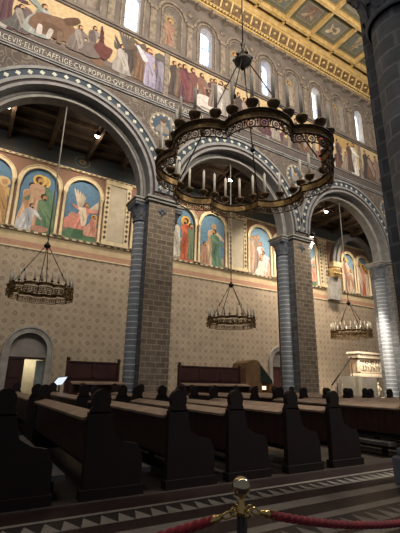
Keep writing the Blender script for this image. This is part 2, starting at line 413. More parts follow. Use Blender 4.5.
def figure(cv, u, v, h, robe, mantle, hair='#4a3426', skin='#b08a68', halo=None, lean=0., pose='stand', face=1, arm=None, arm2=None, r=None):
    """a robed painted figure: feet at (u, v), height h"""
    r = r or rnd
    if pose == 'kneel': hb = h*.78
    elif pose == 'sit': hb = h*.85
    else: hb = h
    w = h*.13; L = lean*h
    hx, hy = u+L, v+hb*.9
    if halo: cv.ell(hx, hy+h*.01, h*.115, h*.115, halo); cv.ell(hx, hy+h*.01, h*.092, h*.092, shade(halo, .8))
    j = lambda a: a*(1+r.uniform(-.12, .12))
    if pose == 'stand':
        body = [(u-j(w*1.1), v), (u-w*.9+L*.2, v+hb*.3), (u-w*.75+L*.5, v+hb*.55), (u-j(w*1.0)+L*.8, v+hb*.76), (u-w*.35+L*.95, v+hb*.83), (u+w*.35+L*.95, v+hb*.83), (u+j(w*1.0)+L*.8, v+hb*.75), (u+w*.8+L*.5, v+hb*.52), (u+w*1.0+L*.2, v+hb*.25), (u+j(w*1.25), v), (u, v-h*.015)]
    elif pose == 'kneel':
        body = [(u-j(w*2.4)*face, v), (u-w*2.1*face, v+hb*.22), (u-w*1.2*face+L*.3, v+hb*.45), (u-w*.9*face+L*.8, v+hb*.75), (u+L, v+hb*.84), (u+w*.9*face+L*.8, v+hb*.72), (u+w*1.0*face+L*.4, v+hb*.42), (u+w*1.3*face, v+hb*.15), (u+j(w*1.4)*face, v)]
    else:
        body = [(u-j(w*1.6), v), (u-w*1.7, v+hb*.35), (u-w*1.1+L*.6, v+hb*.6), (u-w*.9+L*.9, v+hb*.78), (u+L, v+hb*.84), (u+w*.95+L*.9, v+hb*.76), (u+w*1.2+L*.4, v+hb*.5), (u+w*2.0*face, v+hb*.36), (u+w*1.9*face, v+hb*.1), (u+w*1.6*face, v)]
    cv.poly(body, robe)
    for i in range(4):       # folds
        a = u+w*(-.8+.5*i+r.uniform(-.12, .12)); b = a*.6+u*.4+L*.6
        cv.poly([(a-w*.09, v+h*.02), (a+w*.1, v+h*.02), (b+w*.05, v+hb*.5), (b-w*.04, v+hb*.55)], shade(robe, .62 if i % 2 else 1.35), False)
    if mantle:
        cv.poly([(u-w*.9*face+L*.8, v+hb*.74), (u-w*.1*face+L*.9, v+hb*.8), (u+w*.75*face+L*.5, v+hb*.5), (u+w*1.15*face+L*.2, v+hb*.25), (u+w*.5*face, v+hb*.12), (u-w*.2*face+L*.3, v+hb*.38), (u-w*.8*face+L*.5, v+hb*.55)], mantle)
        cv.poly([(u-w*.5*face+L*.7, v+hb*.68), (u+w*.7*face+L*.3, v+hb*.32), (u+w*.5*face+L*.2, v+hb*.27)], shade(mantle, .6), False)
    sh = [(u-w*.8+L*.85, v+hb*.74), (u+w*.8+L*.85, v+hb*.73)]
    for k, a in enumerate((arm2, arm)):
        if a is None: continue
        p = sh[k] if face > 0 else sh[1-k]
        q = (u+a[0]*h*face+L*.5, v+a[1]*h); m = ((p[0]+q[0])/2+w*.15, (p[1]+q[1])/2-h*.03)
        cv.limb(p, m, w*.34, w*.28, shade(mantle if (mantle and k == 0) else robe, 1.15)); cv.limb(m, q, w*.26, w*.17, shade(robe, .95)); cv.ell(q[0], q[1], w*.2, w*.17, skin)
    cv.ell(hx-face*h*.012, hy+h*.015, h*.062, h*.07, hair); cv.ell(hx+face*h*.012, hy-h*.004, h*.046, h*.058, skin)
    cv.ell(hx+face*h*.02, hy-h*.045, h*.03, h*.028, shade(hair, 1.1))
def wing(cv, u, v, L, ang, col):
    for i in range(6):
        a = ang-.13*i; l = L*(1-.07*i)
        cv.limb((u, v), (u+l*math.cos(a), v+l*math.sin(a)), L*.07, L*.03, shade(col, 1-.07*i))

# ------------------------------------------------------------------ FLOOR
struct(MB().box(-14, 44, -3, YA+3.6, -.3, 0).build('floor', M['floor']))

# ------------------------------------------------------------------ AISLE WALL (behind the arcade)
mb = MB()
D1, D2 = 2.95, 21.2
mb.wall(-9, 44, 0, 16.3, YA, YA+.7, [(D1, .95, 0, 2.95), (D2, .85, 0, 3.05)], 0, 1)
struct(mb.build('wall_left', [M['lattice'], M['reveal']], recalc=False))

# blue-grey painted strip + border dots along the bottom of the pictures
mb = MB(); mb.box(-9, 44, YA-.1, YA+.0, 9.68, 9.8); mb.box(-9, 44, YA-.05, YA, 8.68, 8.76)
for i in range(120): mb.box(-8.9+i*.44, -8.7+i*.44, YA-.13, YA-.1, 9.70, 9.78, 1)
struct(mb.build('trim_1', [M['cream'], M['band_dark']]))
mb = MB(); mb.box(-9, 44, YA-.12, YA, 14.42, 14.56)
for i in range(150): mb.prism([(-8.9+i*.35, 14.45), (-8.75+i*.35, 14.53), (-8.6+i*.35, 14.45)], YA-.13, YA-.1, mi=1)
struct(mb.build('trim_2', [M['cream'], M['arch_red']]))
# small roundels on the dark upper wall
for x, lab in ((4.6, 'dark wall strip above the winged figure fresco'), (14.0, 'dark wall strip above the bending figure fresco'), (-1.0, 'dark wall strip above the seated figure fresco')):
    cv = Canvas((x, YA-.02, 15.25)); cv.ell(0, 0, .52, .42, '#6a6654'); cv.ell(0, 0, .44, .35, '#3d474b'); cv.ell(0, 0, .24, .17, '#857650'); cv.ell(0, 0, .12, .1, '#5a5146')
    tag(cv.build('painted_roundel'), 'small gold painted roundel on the '+lab, 'roundel', 'roundels above the aisle pictures')

# ---- arched pictures
def arched_picture(x0, x1, label, paint, zb=9.8, zsp=12.85, sky='#5f7f99', ground='#a89a84'):
    x0 += .005; x1 -= .005; xc = (x0+x1)/2; hw = (x1-x0)/2; r = hw-.27; c = (xc, YA-.004, zb)
    t = thing('arched_fresco', c, label, 'fresco', 'arched frescoes along the aisle wall')
    cv = Canvas((0, -.012, 0), clip=(-r, r, 0, 9)); zs = zsp-zb
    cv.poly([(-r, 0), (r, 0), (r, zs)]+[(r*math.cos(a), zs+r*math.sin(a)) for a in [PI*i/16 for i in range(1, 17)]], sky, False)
    cv.poly([(-r, 0), (r, 0), (r, .75), (r*.3, .62), (-r*.2, .85), (-r, .65)], ground, False)
    cv.poly([(-r, 0), (r, 0), (r, .3), (0, .42), (-r, .25)], shade(ground, .8), False)
    dabs(cv, 12, -r*.8, r*.8, .3, 1.6, ['#a8907a', '#8f8a7c', '#b39a84', '#7d8474'], .12, .3)
    paint(cv, r, zs)
    cv.build('picture', t)
    m2 = MB()
    for sx in (-1, 1):
        m2 = MB(); px = sx*(hw-.15)
        m2.lathe([(.13, 0), (.13, .12), (.085, .16), (.08, zs-.25), (.1, zs-.2), (.14, zs-.05), (.15, zs)], (px, -.1, 0), 12)
        m2.build('colonnette', M['cream'], t)
    m3 = MB(); m3.arch(0, zs, r, hw-.02, -.16, 0, n=24); m3.arch(0, zs, hw-.07, hw-.02, -.21, -.16, n=24); m3.arch(0, zs, r, r+.05, -.2, -.16, n=24)
    m3.build('arch_moulding', M['cream'], t)
    return t
def p_none(cv, r, z): pass
def pA(cv, r, z):
    figure(cv, .1, .25, (2.7)*1.14, '#8a8f8a', '#a8906a', halo=None, lean=.1, pose='sit'); figure(cv, .75, .15, (2.6)*1.14, '#c7a678', '#b89468', lean=-.05, arm=(.2, .5), hair='#c9b58c')
    cv.ell(.72, 2.75, .3, .3, '#d2bd88'); cv.ell(.72, 2.72, .17, .2, '#b98f6c')
def pB(cv, r, z):
    figure(cv, -.65, .2, (2.6)*1.14, '#c9a98c', '#b58d6e', lean=.08, arm=(.3, .6))
    figure(cv, .35, .1, (3.1)*1.14, '#5f7b64', '#4f6a58', halo='#d9b866', lean=-.05, arm=(.25, .3), arm2=(-.3, .5), face=1, hair='#6b4a2e')
    figure(cv, -.2, .3, (2.95)*1.14, '#b99a80', None, halo='#d9b866', lean=.04, hair='#5a3a24')
    figure(cv, .72, .1, (2.5)*1.14, '#5d7a5f', '#6f8a6c', lean=-.14, pose='sit', face=1)
    figure(cv, -.55, .05, (1.9)*1.14, '#c2c3c6', '#a9acb4', lean=.12, pose='kneel', face=1, arm=(.35, .35))
    cv.poly([(-.2, .1), (.5, .05), (.8, .3), (.3, .42), (-.1, .35)], '#b58a78')
def pC(cv, r, z):
    cv.poly([(-1.0, .1), (.9, .05), (.7, .65), (.1, .95), (-.5, .85), (-.95, .5)], '#5e7f62')
    cv.poly([(-.5, .2), (.2, .2), (.1, .9), (-.2, 1.0)], '#4d6b54')
    wing(cv, -.15, 2.1, 1.35, 1.9, '#d5c6b0'); wing(cv, .35, 2.0, 1.2, .9, '#cbbca6')
    figure(cv, -.1, .75, (2.1)*1.14, '#cf8f80', '#d9c9b4', lean=.15, pose='kneel', face=1, hair='#8a5a34', arm=(.4, .6), arm2=(-.3, .65))
    figure(cv, .65, .4, (1.5)*1.14, '#c99a86', '#b87f6c', halo='#dba85c', lean=.1, pose='sit')
    cv.limb((-.4, 1.5), (-1.0, .9), .2, .3, '#c98a7c')
def pD(cv, r, z):
    cv.rect(-1.0, -.1, .3, 2.5, '#bfc4c0'); cv.poly([(-1.0, .3), (-.1, .3), (-.3, 1.4), (-.9, 1.6)], '#9fa39c')
    figure(cv, -.55, .3, (2.5)*1.14, '#c4c0b2', '#a8a798', lean=.02)
    figure(cv, .5, .1, (2.9)*1.14, '#bd6a4e', '#a2573f', halo='#e0b64e', lean=-.05, arm=(-.3, .55), face=-1)
    figure(cv, .95, .2, (2.5)*1.14, '#6f7d66', None, lean=-.05)
def pE(cv, r, z):
    cv.poly([(-.9, .1), (-.1, .1), (.1, 1.7), (-.4, 2.0), (-.8, 1.2)], '#b9a184')
    figure(cv, -.25, .1, (3.0)*1.14, '#c9b79a', '#b59a78', lean=.12, arm=(.35, .6), arm2=(.1, .5), hair='#b59a74')
    figure(cv, .45, .1, (2.6)*1.14, '#6f8f7a', '#5a7a68', lean=-.1, arm=(-.25, .55), face=-1)
    figure(cv, -.7, .1, (1.9)*1.14, '#b58f78', None, pose='kneel')
def pF(cv, r, z):
    for k in range(3): figure(cv, -.75+.3*k, .25, (2.7+.1*k)*1.14, ['#a98e7a', '#b9a08c', '#8f7f74'][k], None, hair='#8a7a66')
    figure(cv, .35, .1, (2.5)*1.14, '#d7cec4', '#c98f80', lean=-.1, arm=(-.3, .5), face=-1, hair='#8a6a50')
    figure(cv, .8, .1, (2.3)*1.14, '#cfa592', '#dcd2c6', lean=-.18, pose='kneel', face=-1)
    figure(cv, .05, .05, (1.6)*1.14, '#d8cfc4', None, pose='kneel', face=1)
def pG(cv, r, z):
    figure(cv, -.35, .1, (3.0)*1.14, '#c7a994', '#a87f6a', halo='#e2bc62', arm=(.2, .5)); figure(cv, .4, .1, (2.0)*1.14, '#c9b9a6', '#b08a74', halo='#d9ae58')
def pH(cv, r, z):
    figure(cv, -.45, .1, (2.9)*1.14, '#a98f84', '#c9b9a8', halo='#e2bc62'); figure(cv, .2, .1, (2.7)*1.14, '#b8654e', '#cf9a80', halo='#e2bc62'); figure(cv, .6, .1, (2.3)*1.14, '#d6c4ae', None, halo='#d9ae58')
arched_picture(-4.35, -1.7, 'arched fresco cut off by the frame edge beyond the seated pale figure', pB)
arched_picture(-1.7, .95, 'arched fresco with pale seated figure, cut by the frame edge, above the arched doorway', pA)
arched_picture(.95, 3.6, 'arched fresco of two haloed heads, a green robe and a kneeling white figure', pB)
arched_picture(3.6, 6.25, 'arched fresco of a winged figure in pink above a green mound', pC)
arched_picture(8.15, 10.8, 'arched fresco on blue hidden behind the brick face of the first visible pier', pE)
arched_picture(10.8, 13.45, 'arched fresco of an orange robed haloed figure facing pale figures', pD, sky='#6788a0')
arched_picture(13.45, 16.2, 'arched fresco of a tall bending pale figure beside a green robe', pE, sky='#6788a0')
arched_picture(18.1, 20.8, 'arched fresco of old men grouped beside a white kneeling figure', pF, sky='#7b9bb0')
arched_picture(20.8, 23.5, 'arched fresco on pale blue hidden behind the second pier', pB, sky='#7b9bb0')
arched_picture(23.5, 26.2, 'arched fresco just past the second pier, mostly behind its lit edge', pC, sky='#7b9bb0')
arched_picture(29.25, 31.35, 'narrow arched fresco of one tall haloed figure under the big blind arch', pG, sky='#7593a8')
arched_picture(31.4, 33.5, 'narrow arched fresco of three haloed figures under the big blind arch', pH, sky='#7593a8')
# ---- ornamental pilaster strips between the groups of pictures
for xa, xb, lab in ((6.3, 8.08, 'beige pilaster strip with dotted borders beside the first visible pier'), (16.27, 18.03, 'beige pilaster strip with dotted borders under the big chandelier ring'), (26.35, 27.3, 'narrow beige pilaster strip past the lit edge of the second pier')):
    w = xb-xa; t = thing('pilaster_strip', ((xa+xb)/2, YA, 9.8), lab, 'pilaster', 'pilaster strips between the frescoes')
    MB().box(-w/2, w/2, -.1, 0, 0, 4.62).build('panel', M['beige'], t)
    for sx in (-1, 1):
        b = MB(); b.box(sx*w/2-.16*(sx > 0)*2, sx*w/2+.16*(sx < 0)*2, -.16, -.1, .25, 4.3)
        xm = sx*(w/2-.16)
        for k in range(11):
            z = .5+k*.35; b.prism([(xm-.11, z), (xm, z-.14), (xm+.11, z), (xm, z+.14)], -.18, -.16, mi=1)
        b.build('dotted_border', [M['cream'], M['band_dark']], t)
    MB().box(-w/2-.03, w/2+.03, -.2, 0, 0, .25).build('base', M['cream'], t); MB().box(-w/2-.03, w/2+.03, -.2, 0, 4.3, 4.6).build('cap', M['cream'], t)
# ---- blind arch with its capital near the chancel
t = thing('blind_arch', (31.3, YA, 8.7), 'grey blind arch framing two narrow frescoes near the third pier', 'arch')
MB().arch(0, 3.7, 2.65, 3.0, -.5, 0, n=32).arch(0, 3.7, 3.0, 3.35, -.35, 0, n=32).build('arch_moulding', M['arch_grey'], t)
m_ = MB()
for sx in (-1, 1): m_.box(sx*3.0-.55, sx*3.0+.55, -.5, 0, 3.2, 3.7)
m_.build('impost', M['cream'], t)
MB().box(-4.2, -2.7, -.45, 0, .05, 2.1).build('grey_slab', M['stone_light'], t)
m_ = MB().lathe([(.38, 0), (.42, .1), (.5, .45), (.62, .7), (.62, .8)], (-3.45, -.35, 2.1), 12)
for k in range(4): m_.ball((-3.8+k*.24, -.75, 2.45), .13, 6)
m_.build('gilded_capital', M['gold'], t)

# ------------------------------------------------------------------ DOORS in the aisle wall
def door(n, xc, hw, zsp, kind):
    t = bpy.data.objects.new('door_%d' % n, None); COL.objects.link(t); t.location = (xc, YA, 0); struct(t)
    MB().arch(0, zsp, hw, hw+.33, -.12, .02, zleg=0, n=24).arch(0, zsp, hw+.26, hw+.36, -.18, .0, zleg=0, n=24).build('surround', M['stone_light'], t)
    m = MB(); z0 = zsp-.35
    m.prism([(-hw, z0), (hw, z0), (hw, zsp)]+[(hw*math.cos(a), zsp+hw*math.sin(a)) for a in [PI*i/14 for i in range(1, 14)]]+[(-hw, zsp)], .25, .4)
    m.build('tympanum', M['reveal'], t)
    m = MB(); m.box(-hw, hw, .2, .42, z0-.12, z0); m.build('lintel', M['doorwood'], t)
    if kind == 'open':
        MB().box(-hw, -.1, .25, .33, 0, z0-.12).box(-hw+.12, -.25, .22, .25, .3, 1.3).box(-hw+.12, -.25, .22, .25, 1.5, 2.35).build('door_leaf', M['doorwood'], t)
        m = MB(); m.bar((hw-.04, .4, 1.25), (hw-.3, 1.1, 1.25), .05, 2.4); m.build('glass_leaf', M['glassleaf'], t)
        m = MB(); m.box(-1.6, 1.6, 2.6, 2.7, 0, 3.4).box(-1.7, -1.6, .7, 2.7, 0, 3.4).box(1.6, 1.7, .7, 2.7, 0, 3.4).box(-1.7, 1.7, .7, 2.7, 3.4, 3.5)
        m.build('vestibule', M['whiteplaster'], t)
    else:
        MB().box(-hw, hw, .25, .33, 0, z0-.12).box(-hw+.12, -.08, .22, .25, .3, 2.4).box(.08, hw-.12, .22, .25, .3, 2.4).build('door_leaf', M['stall'], t)
    return t
door(1, D1, .95, 2.95, 'open'); door(2, D2, .85, 3.05, 'shut')

# ------------------------------------------------------------------ AISLE ROOF
m = MB(); m.prism([(YB, 17.2), (YA+.7, 15.75), (YA+.7, 15.95), (YB, 17.4)], -9, 44, 'yz'); m.build('ceiling_aisle', M['roofboard'])['kind'] = 'structure'
k = 0
X = -6.97
while X < 36:
    t = thing('roof_truss', (X, YB, 15.4), 'dark timber truss crossing the aisle roof behind the arcade', 'truss', 'timber trusses of the aisle roof')
    MB().bar((0, 0, .15), (0, YA-YB, .15), .22, .28).build('tie_beam', M['roofwood'], t)
    MB().bar((0, 0, 1.65), (0, YA-YB, .25), .2, .24).build('rafter', M['roofwood'], t)
    MB().bar((0, 2.2, .2), (0, 2.2, 1.1), .16).bar((0, 2.2, .3), (0, .6, 1.45), .14).build('strut', M['roofwood'], t)
    X += BAY/4
m = MB()
for y in (18.2, 19.1, 20., 20.9, 21.8, 22.7):
    z = 17.05-(y-YB)/(YA+.7-YB)*1.45; m.box(-9, 40, y-.1, y+.1, z-.16, z+.1)
o = m.build('roof_purlins', M['roofwood']); o['kind'] = 'structure'

# ------------------------------------------------------------------ PIERS
def capital_mesh(r, rs, z0, z1):
    """bell capital from round shaft to square abacus with leaf bosses"""
    m = MB(); n = 24; h = z1-z0; rows = [(0, r*1.12, 0), (.06, r*1.2, 0), (.1, r*1.02, 0), (.35, r*1.15, .1), (.6, r*1.3, .35), (.8, r*1.45, .7), (.84, r*1.5, 1)]
    vs = []; fs = []
    for t, rr, sq in rows:
        for k in range(n):
            a = 2*PI*(k+.5)/n; c, s = math.cos(a), math.sin(a); q = 1/max(abs(c), abs(s)); q = (1-sq)+sq*min(q, 1.3)
            vs.append((rr*c*q, rr*s*q, z0+h*t))
    for i in range(len(rows)-1):
        for k in range(n): fs.append((i*n+k, i*n+(k+1) % n, (i+1)*n+(k+1) % n, (i+1)*n+k))
    m.add(vs, fs, 0, smooth=True)
    m.box(-r*1.5, r*1.5, -r*1.5, r*1.5, z0+h*.84, z1)
    for k in range(8):
        a = 2*PI*k/8
        for base, hh, q, w in ((.1, .42, 1.1, .3), (.3, .5, 1.2, .26)):
            a2 = a+(PI/8 if base > .2 else 0); d = Vector((math.cos(a2), math.sin(a2), 0)); tv = Vector((-d.y, d.x, 0)); pts = []
            for u, ww in ((0, .5), (.4, 1.), (.75, .9), (1., .5), (1.08, .2)):
                rr = r*(q+.06*u+.22*u*u); zz = z0+h*(base+hh*min(u, 1)-(.06 if u > 1 else 0))
                pts.append((d*rr+tv*w*r*ww+Vector((0, 0, zz)), d*(rr+r*.1)+Vector((0, 0, zz)), d*rr-tv*w*r*ww+Vector((0, 0, zz))))
            m.add([p for row in pts for p in row], [f for i in range(len(pts)-1) for f in ((i*3, i*3+1, i*3+4, i*3+3), (i*3+1, i*3+2, i*3+5, i*3+4))], 0, smooth=True)
    return m
def pier(X, Y0, label, near=False):
    t = thing('stone_pier', (X, Y0+.8, 0), label, 'pier', 'piers of the nave arcades')
    face = M['ashlar'] if near else M['brick']
    b = MB(); b.box(-.7, .7, -.8, .8, 0, 9.9, 1, front=0); b.build('brick_core', [face, M['ashlar']], t, recalc=False)
    R = .5 if near else .37; ys = 0 if near else .1
    for s in (-1, 1):
        MB().lathe([(R*1.35, .5), (R*1.4, .62), (R*1.1, .72), (R*1.2, .85), (R, .95), (R, 8.5 if near else 9.0)], (s*.72, ys, 0), 24).build('engaged_shaft', M['shaft'] if not near else M['ashlar'], t)
        c = capital_mesh(R, R, 8.5 if near else 9.0, 9.9); c.shift((s*.72, ys, 0)); c.build('capital', M['stone_dark'], t)
    b = MB(); e = .1
    b.box(-.7-e, .7+e, -.8-e, .8+e, 9.9, 10.03); b.box(-1.3, 1.3, -.5, .72, 9.9, 10.03); b.box(-.78-e, .78+e, -.88-e, .88+e, 10.03, 10.15); b.box(-1.36, 1.36, -.56, .78, 10.03, 10.15)
    b.build('impost', M['stone_light'], t, bevel=.02)
    b = MB().box(-1.22, 1.22, -.9, .9, 0, .4).box(-1.15, 1.15, -.85, .85, .4, .52); b.build('base', M['stone'], t, bevel=.03)
    if not near:
        q = MB()
        for a in range(4): q.lathe([(.09, -.02), (.09, .02)], (.1*math.cos(a*PI/2), -.82, 9.45+.1*math.sin(a*PI/2)), 12, axis='y')
        q.prism([(-.05, 9.2), (.05, 9.2), (.05, 9.7), (-.05, 9.7)], -.83, -.8).prism([(-.25, 9.4), (.25, 9.4), (.25, 9.5), (-.25, 9.5)], -.83, -.8)
        q.build('cross_ornament', M['stone_dark'], t)
    return t
for X, lab in zip(PIERS, ('brick pier past the frame edge at the start of the arcade', 'brown brick pier with banded grey shaft left of the big chandelier', 'brick pier with pale mortar and banded shaft behind the big chandelier', 'banded grey pier shaft partly hidden by the tall dark near pier')):
    pier(X, YN, lab)
pier(7.2, 2.45, 'tall dark grey pier close to the camera with carved capital at the top', near=True)

# ------------------------------------------------------------------ NAVE ARCADE WALL
mb = MB()
mb.wall(-7, 40, ZI, 15.5, YN, YN+1.12, [(a, 4.02, None, ZS) for a in [-6.97+.0]+ARCHES+[30.83] if a > -3], 0, 1)
mb.box(-7, 40, YN, YB, 15.5, 16.25, 2); mb.box(-7, 40, YN, YB, 16.25, 19.2, 2)
wins = [2.48+2.3625*(2*k+1)-9.45 for k in range(0, 9)]
nich = [2.48+2.3625*2*k-4.725 for k in range(0, 9)]
mb.wall(-7, 40, 19.2, 23.7, YN, YB, [(x, .42, 19.5, 22.0) for x in wins if -6 < x < 39]+[(x, .56, 19.75, 21.95) for x in nich if -6 < x < 39], 3, 4)  # pale reveal colour carries the brightness of lit window splays
mb.box(-7, 40, YN, YB, 23.7, 26.2, 3)
struct(mb.build('wall_arcade', [M['spandrel'], M['soffit'], M['band_dark'], M['clere'], M['reveal']], recalc=False))
# niche backs, window panes
m = MB()
for x in nich: m.box(x-.7, x+.7, YN+.32, YN+.36, 19.7, 22.7)
struct(m.build('wall_recess', M['clere_trim']))
for i, x in enumerate(wins):
    t = bpy.data.objects.new('window_%d' % (i+1), None); COL.objects.link(t); t.location = (x, YN+.45, 19.5); struct(t)
    m = MB(); m.prism([(-.42, 0), (.42, 0), (.42, 2.5)]+[(.42*math.cos(a), 2.5+.42*math.sin(a)) for a in [PI*j/12 for j in range(1, 13)]], 0, .04)
    m.build('pane', M['pane'], t)
    m = MB(); m.box(-.012, .012, -.03, 0, 0, 2.9)
    for z in (.6, 1.2, 1.8, 2.4): m.box(-.42, .42, -.03, 0, z-.01, z+.01)
    m.build('lead_bars', M['iron'], t)
# string courses (structure trims)
m = MB(); m.box(-7, 40, YN-.14, YN, 15.5, 15.58).box(-7, 40, YN-.08, YN, 15.42, 15.5).box(-7, 40, YN-.06, YN, 16.2, 16.25); struct(m.build('trim_3', M['arch_grey']))
m = MB(); m.box(-7, 40, YN-.1, YN, 19.1, 19.2).box(-7, 40, YN-.18, YN, 19.2, 19.36); struct(m.build('trim_4', M['clere']))
# blind arcade mouldings on the clerestory
m = MB()
for k in range(18):
    x = 2.48+2.3625*(k-4)
    if -6 < x < 38:
        m.arch(x, 22.0, .8, .94, YN-.1, YN, n=16); m.arch(x, 22.0, .6, .68, YN-.06, YN, zleg=19.5, n=16)
        m.box(x+1.0, x+1.36, YN-.08, YN, 19.36, 21.85); m.box(x+.95, x+1.41, YN-.14, YN, 21.75, 21.95)
        m.lathe([(.2, 0), (.2, .05)], (x+1.18, YN-.06, 22.75), 10, axis='y')
struct(m.build('trim_5', M['clere_trim']))
# inscription (letters are painted on the wall)
tc = bpy.data.curves.new('inscription', 'FONT'); tc.body = 'IACEVIS\u00b7ELIGIT\u00b7AFFLIGE\u00b7CVR\u00b7POPVLO\u00b7QVE\u00b7VT\u00b7ELOCAT\u00b7FINE\u00b7CE\u00b7 BRATI\u00b7OPTI'
tc.size = .43; tc.extrude = .012; tc.space_character = 1.12
to = bpy.data.objects.new('tmp', tc); COL.objects.link(to); bpy.context.view_layer.update()
dg = bpy.context.evaluated_depsgraph_get(); me = bpy.data.meshes.new_from_object(to.evaluated_get(dg)); bpy.data.objects.remove(to)
w0 = min(v.co.x for v in me.vertices); w1 = max(v.co.x for v in me.vertices); sx = 10.55/(w1-w0)
for v in me.vertices: v.co = ((v.co.x-w0)*sx, v.co.z, v.co.y)
me.materials.clear(); me.materials.append(M['letter'])
o = bpy.data.objects.new('inscription', me); COL.objects.link(o); o.location = (-1.15, YN-.02, 15.72)
tag(o, 'long line of pale capital letters painted on the dark band over the arches', 'inscription')

# ---- arches of the arcade
for a, lab in zip(ARCHES+[30.83], ('wide arch with blue diamond band on the side of the arched doorway', 'arch with blue diamond band seen through the big chandelier ring', 'arch with blue diamond band past the second pier beside the near pier', 'arch with blue diamond band hidden behind the near pier')):
    t = thing('arcade_arch', (a, YN, ZI), lab, 'arch', 'arches of the nave arcade')
    zc = ZS-ZI
    MB().arch(0, zc, 3.98, 4.12, -.06, .15, zleg=0).build('inner_moulding', M['arch_grey'], t)
    MB().arch(0, zc, 4.12, 4.24, -.03, .0, zleg=0).build('red_roll', M['arch_red'], t)
    MB().arch(0, zc, 4.24, 4.4, -.09, .0).build('middle_moulding', M['arch_grey'], t)
    b = MB().arch(0, zc, 4.4, 4.72, -.05, .0)
    for k in range(27):
        th = PI*(k+.5)/27; cx, cz = 4.56*math.cos(th), zc+4.56*math.sin(th); e = .125
        pts = [(cx+e*math.cos(th+q*PI/2), cz+e*math.sin(th+q*PI/2)) for q in range(4)]
        b.prism(pts, -.062, -.05, mi=1)
    b.build('diamond_band', [M['blueband'], M['diamond']], t)
    MB().arch(0, zc, 4.72, 4.86, -.11, .0).build('outer_moulding', M['arch_grey'], t)
    b = MB().arch(0, zc, 3.74, 4.02, .52, 1.1, zleg=0); b.build('soffit_rib', M['soffit'], t)
    MB().arch(0, zc, 3.7, 3.82, .46, .54, zleg=0).arch(0, zc, 3.88, 3.96, .48, .54, zleg=0).build('soffit_moulding', M['stone_light'], t)
# ---- roundels in the spandrels
for x, lab in ((7.2, 'round medallion with blue centre between the first two arches'), (16.65, 'round medallion with blue centre over the second pier'), (26.1, 'round medallion with blue centre over the third pier')):
    cv = Canvas((x-.2, YN-.012, 14.35))
    cv.ell(0, 0, .78, .78, '#9b917f', n=24); cv.ell(0, 0, .7, .7, '#6c625a', n=24); cv.ell(0, 0, .6, .6, '#4a5867', n=24)
    for k in range(12): cv.ell(.65*math.cos(k*PI/6), .65*math.sin(k*PI/6), .07, .07, '#c2b79f')
    cv.poly([(-.4, -.4), (.4, -.4), (.3, -.05), (.12, .05), (-.12, .05), (-.3, -.05)], '#857c74'); cv.ell(0, .2, .17, .2, '#a58c72'); cv.ell(0, .3, .18, .13, '#5a4a3e')
    tag(cv.build('spandrel_medallion'), lab, 'medallion', 'medallions between the arches')

# ---- frieze of narrative paintings
GOLD = '#b8a17c'
def scene_panel(x0, x1, label, paint, ground='#6d6058'):
    cv = Canvas((x0, YN-.012, 16.27), .0005); W = x1-x0; H = 2.82; cv.clip = (0, W, 0, H)
    cv.rect(0, W, 0, H, GOLD)
    n = 9; cv.poly([(0, -.0), (W, 0)]+[(W*(1-i/n), .62+.18*math.sin(i*1.7)) for i in range(n+1)], ground, False)
    cv.poly([(0, 0), (W, 0)]+[(W*(1-i/n), .3+.1*math.sin(i*2.3+1)) for i in range(n+1)], shade(ground, .8), False)
    paint(cv, W); tag(cv.build('frieze_painting'), label, 'painting', 'gold ground paintings along the frieze'); return cv
MAR, GRY, BRN, LIL, DRK, PNK = '#573f43', '#827a77', '#6e5646', '#918a98', '#4b4341', '#8a706a'
def s1(cv, W):
    dabs(cv, 26, .2, 8.2, .3, 1.5, [MAR, GRY, BRN, DRK, '#8a7f78'])
    figure(cv, .5, .2, 2.9, '#7d7269', '#94897c'); figure(cv, 1.2, .15, 2.9, MAR, '#56333a', arm=(.3, .6)); figure(cv, 2.0, .3, 2.8, MAR, '#6d444a', lean=.05)
    cv.poly([(2.2, .2), (3.5, .1), (3.6, 1.2), (3.2, 2.5), (2.5, 2.4)], MAR); figure(cv, 2.8, .05, 2.9, '#8a7673', '#77615f', lean=-.04, arm=(.3, .5))
    figure(cv, 3.5, .1, 2.6, MAR, None, arm=(.35, .7)); cv.limb((2.2, .35), (3.6, -.0+.1), .13, .1, '#a39b94')
    cv.poly([(3.9, .3), (4.6, .2), (4.7, 1.3), (4.2, 1.6)], '#6b5a56'); figure(cv, 4.15, .2, 1.9, '#5a5654', '#8a8078', pose='kneel')
    figure(cv, 4.9, .35, 2.3, '#8f918c', '#6d726c', lean=.08, pose='sit', arm=(-.35, .85)); cv.limb((4.3, 2.55), (4.9, 1.9), .09, .12, '#7f857c')
    cv.poly([(4.5, .8), (5.2, .55), (6.4, .7), (6.7, 1.3), (6.2, 1.9), (5.4, 1.8), (4.8, 1.6)], BRN)
    cv.poly([(4.9, .75), (5.9, .6), (6.0, 1.2), (5.2, 1.3)], shade(BRN, .75)); cv.limb((6.1, 1.8), (6.6, 2.2), .2, .16, '#5a4437')
    cv.limb((5.0, .5), (5.0, .95), .12, .1, '#b9afa6'); cv.limb((5.4, .45), (5.5, .95), .1, .1, '#aaa19a'); cv.limb((5.9, .45), (5.9, 1.0), .1, .12, '#6d5a4c')
    figure(cv, 6.7, .4, 1.9, '#6d625c', '#8a7f78', lean=.05, pose='sit', arm=(.3, .5)); figure(cv, 7.3, .5, 1.9, '#7d736e', '#5e5350', lean=.1, arm=(.3, .75))
    cv.poly([(7.0, .4), (7.8, .5), (7.9, 1.2), (7.3, 1.3)], '#6a5f5a'); cv.poly([(7.5, 1.0), (8.1, .55), (8.45, 1.35), (8.0, 1.5), (7.9, 2.3), (7.7, 1.5)], '#5f3b38'); cv.limb((7.85, 1.6), (7.8, 2.5), .1, .04, '#4f3432')
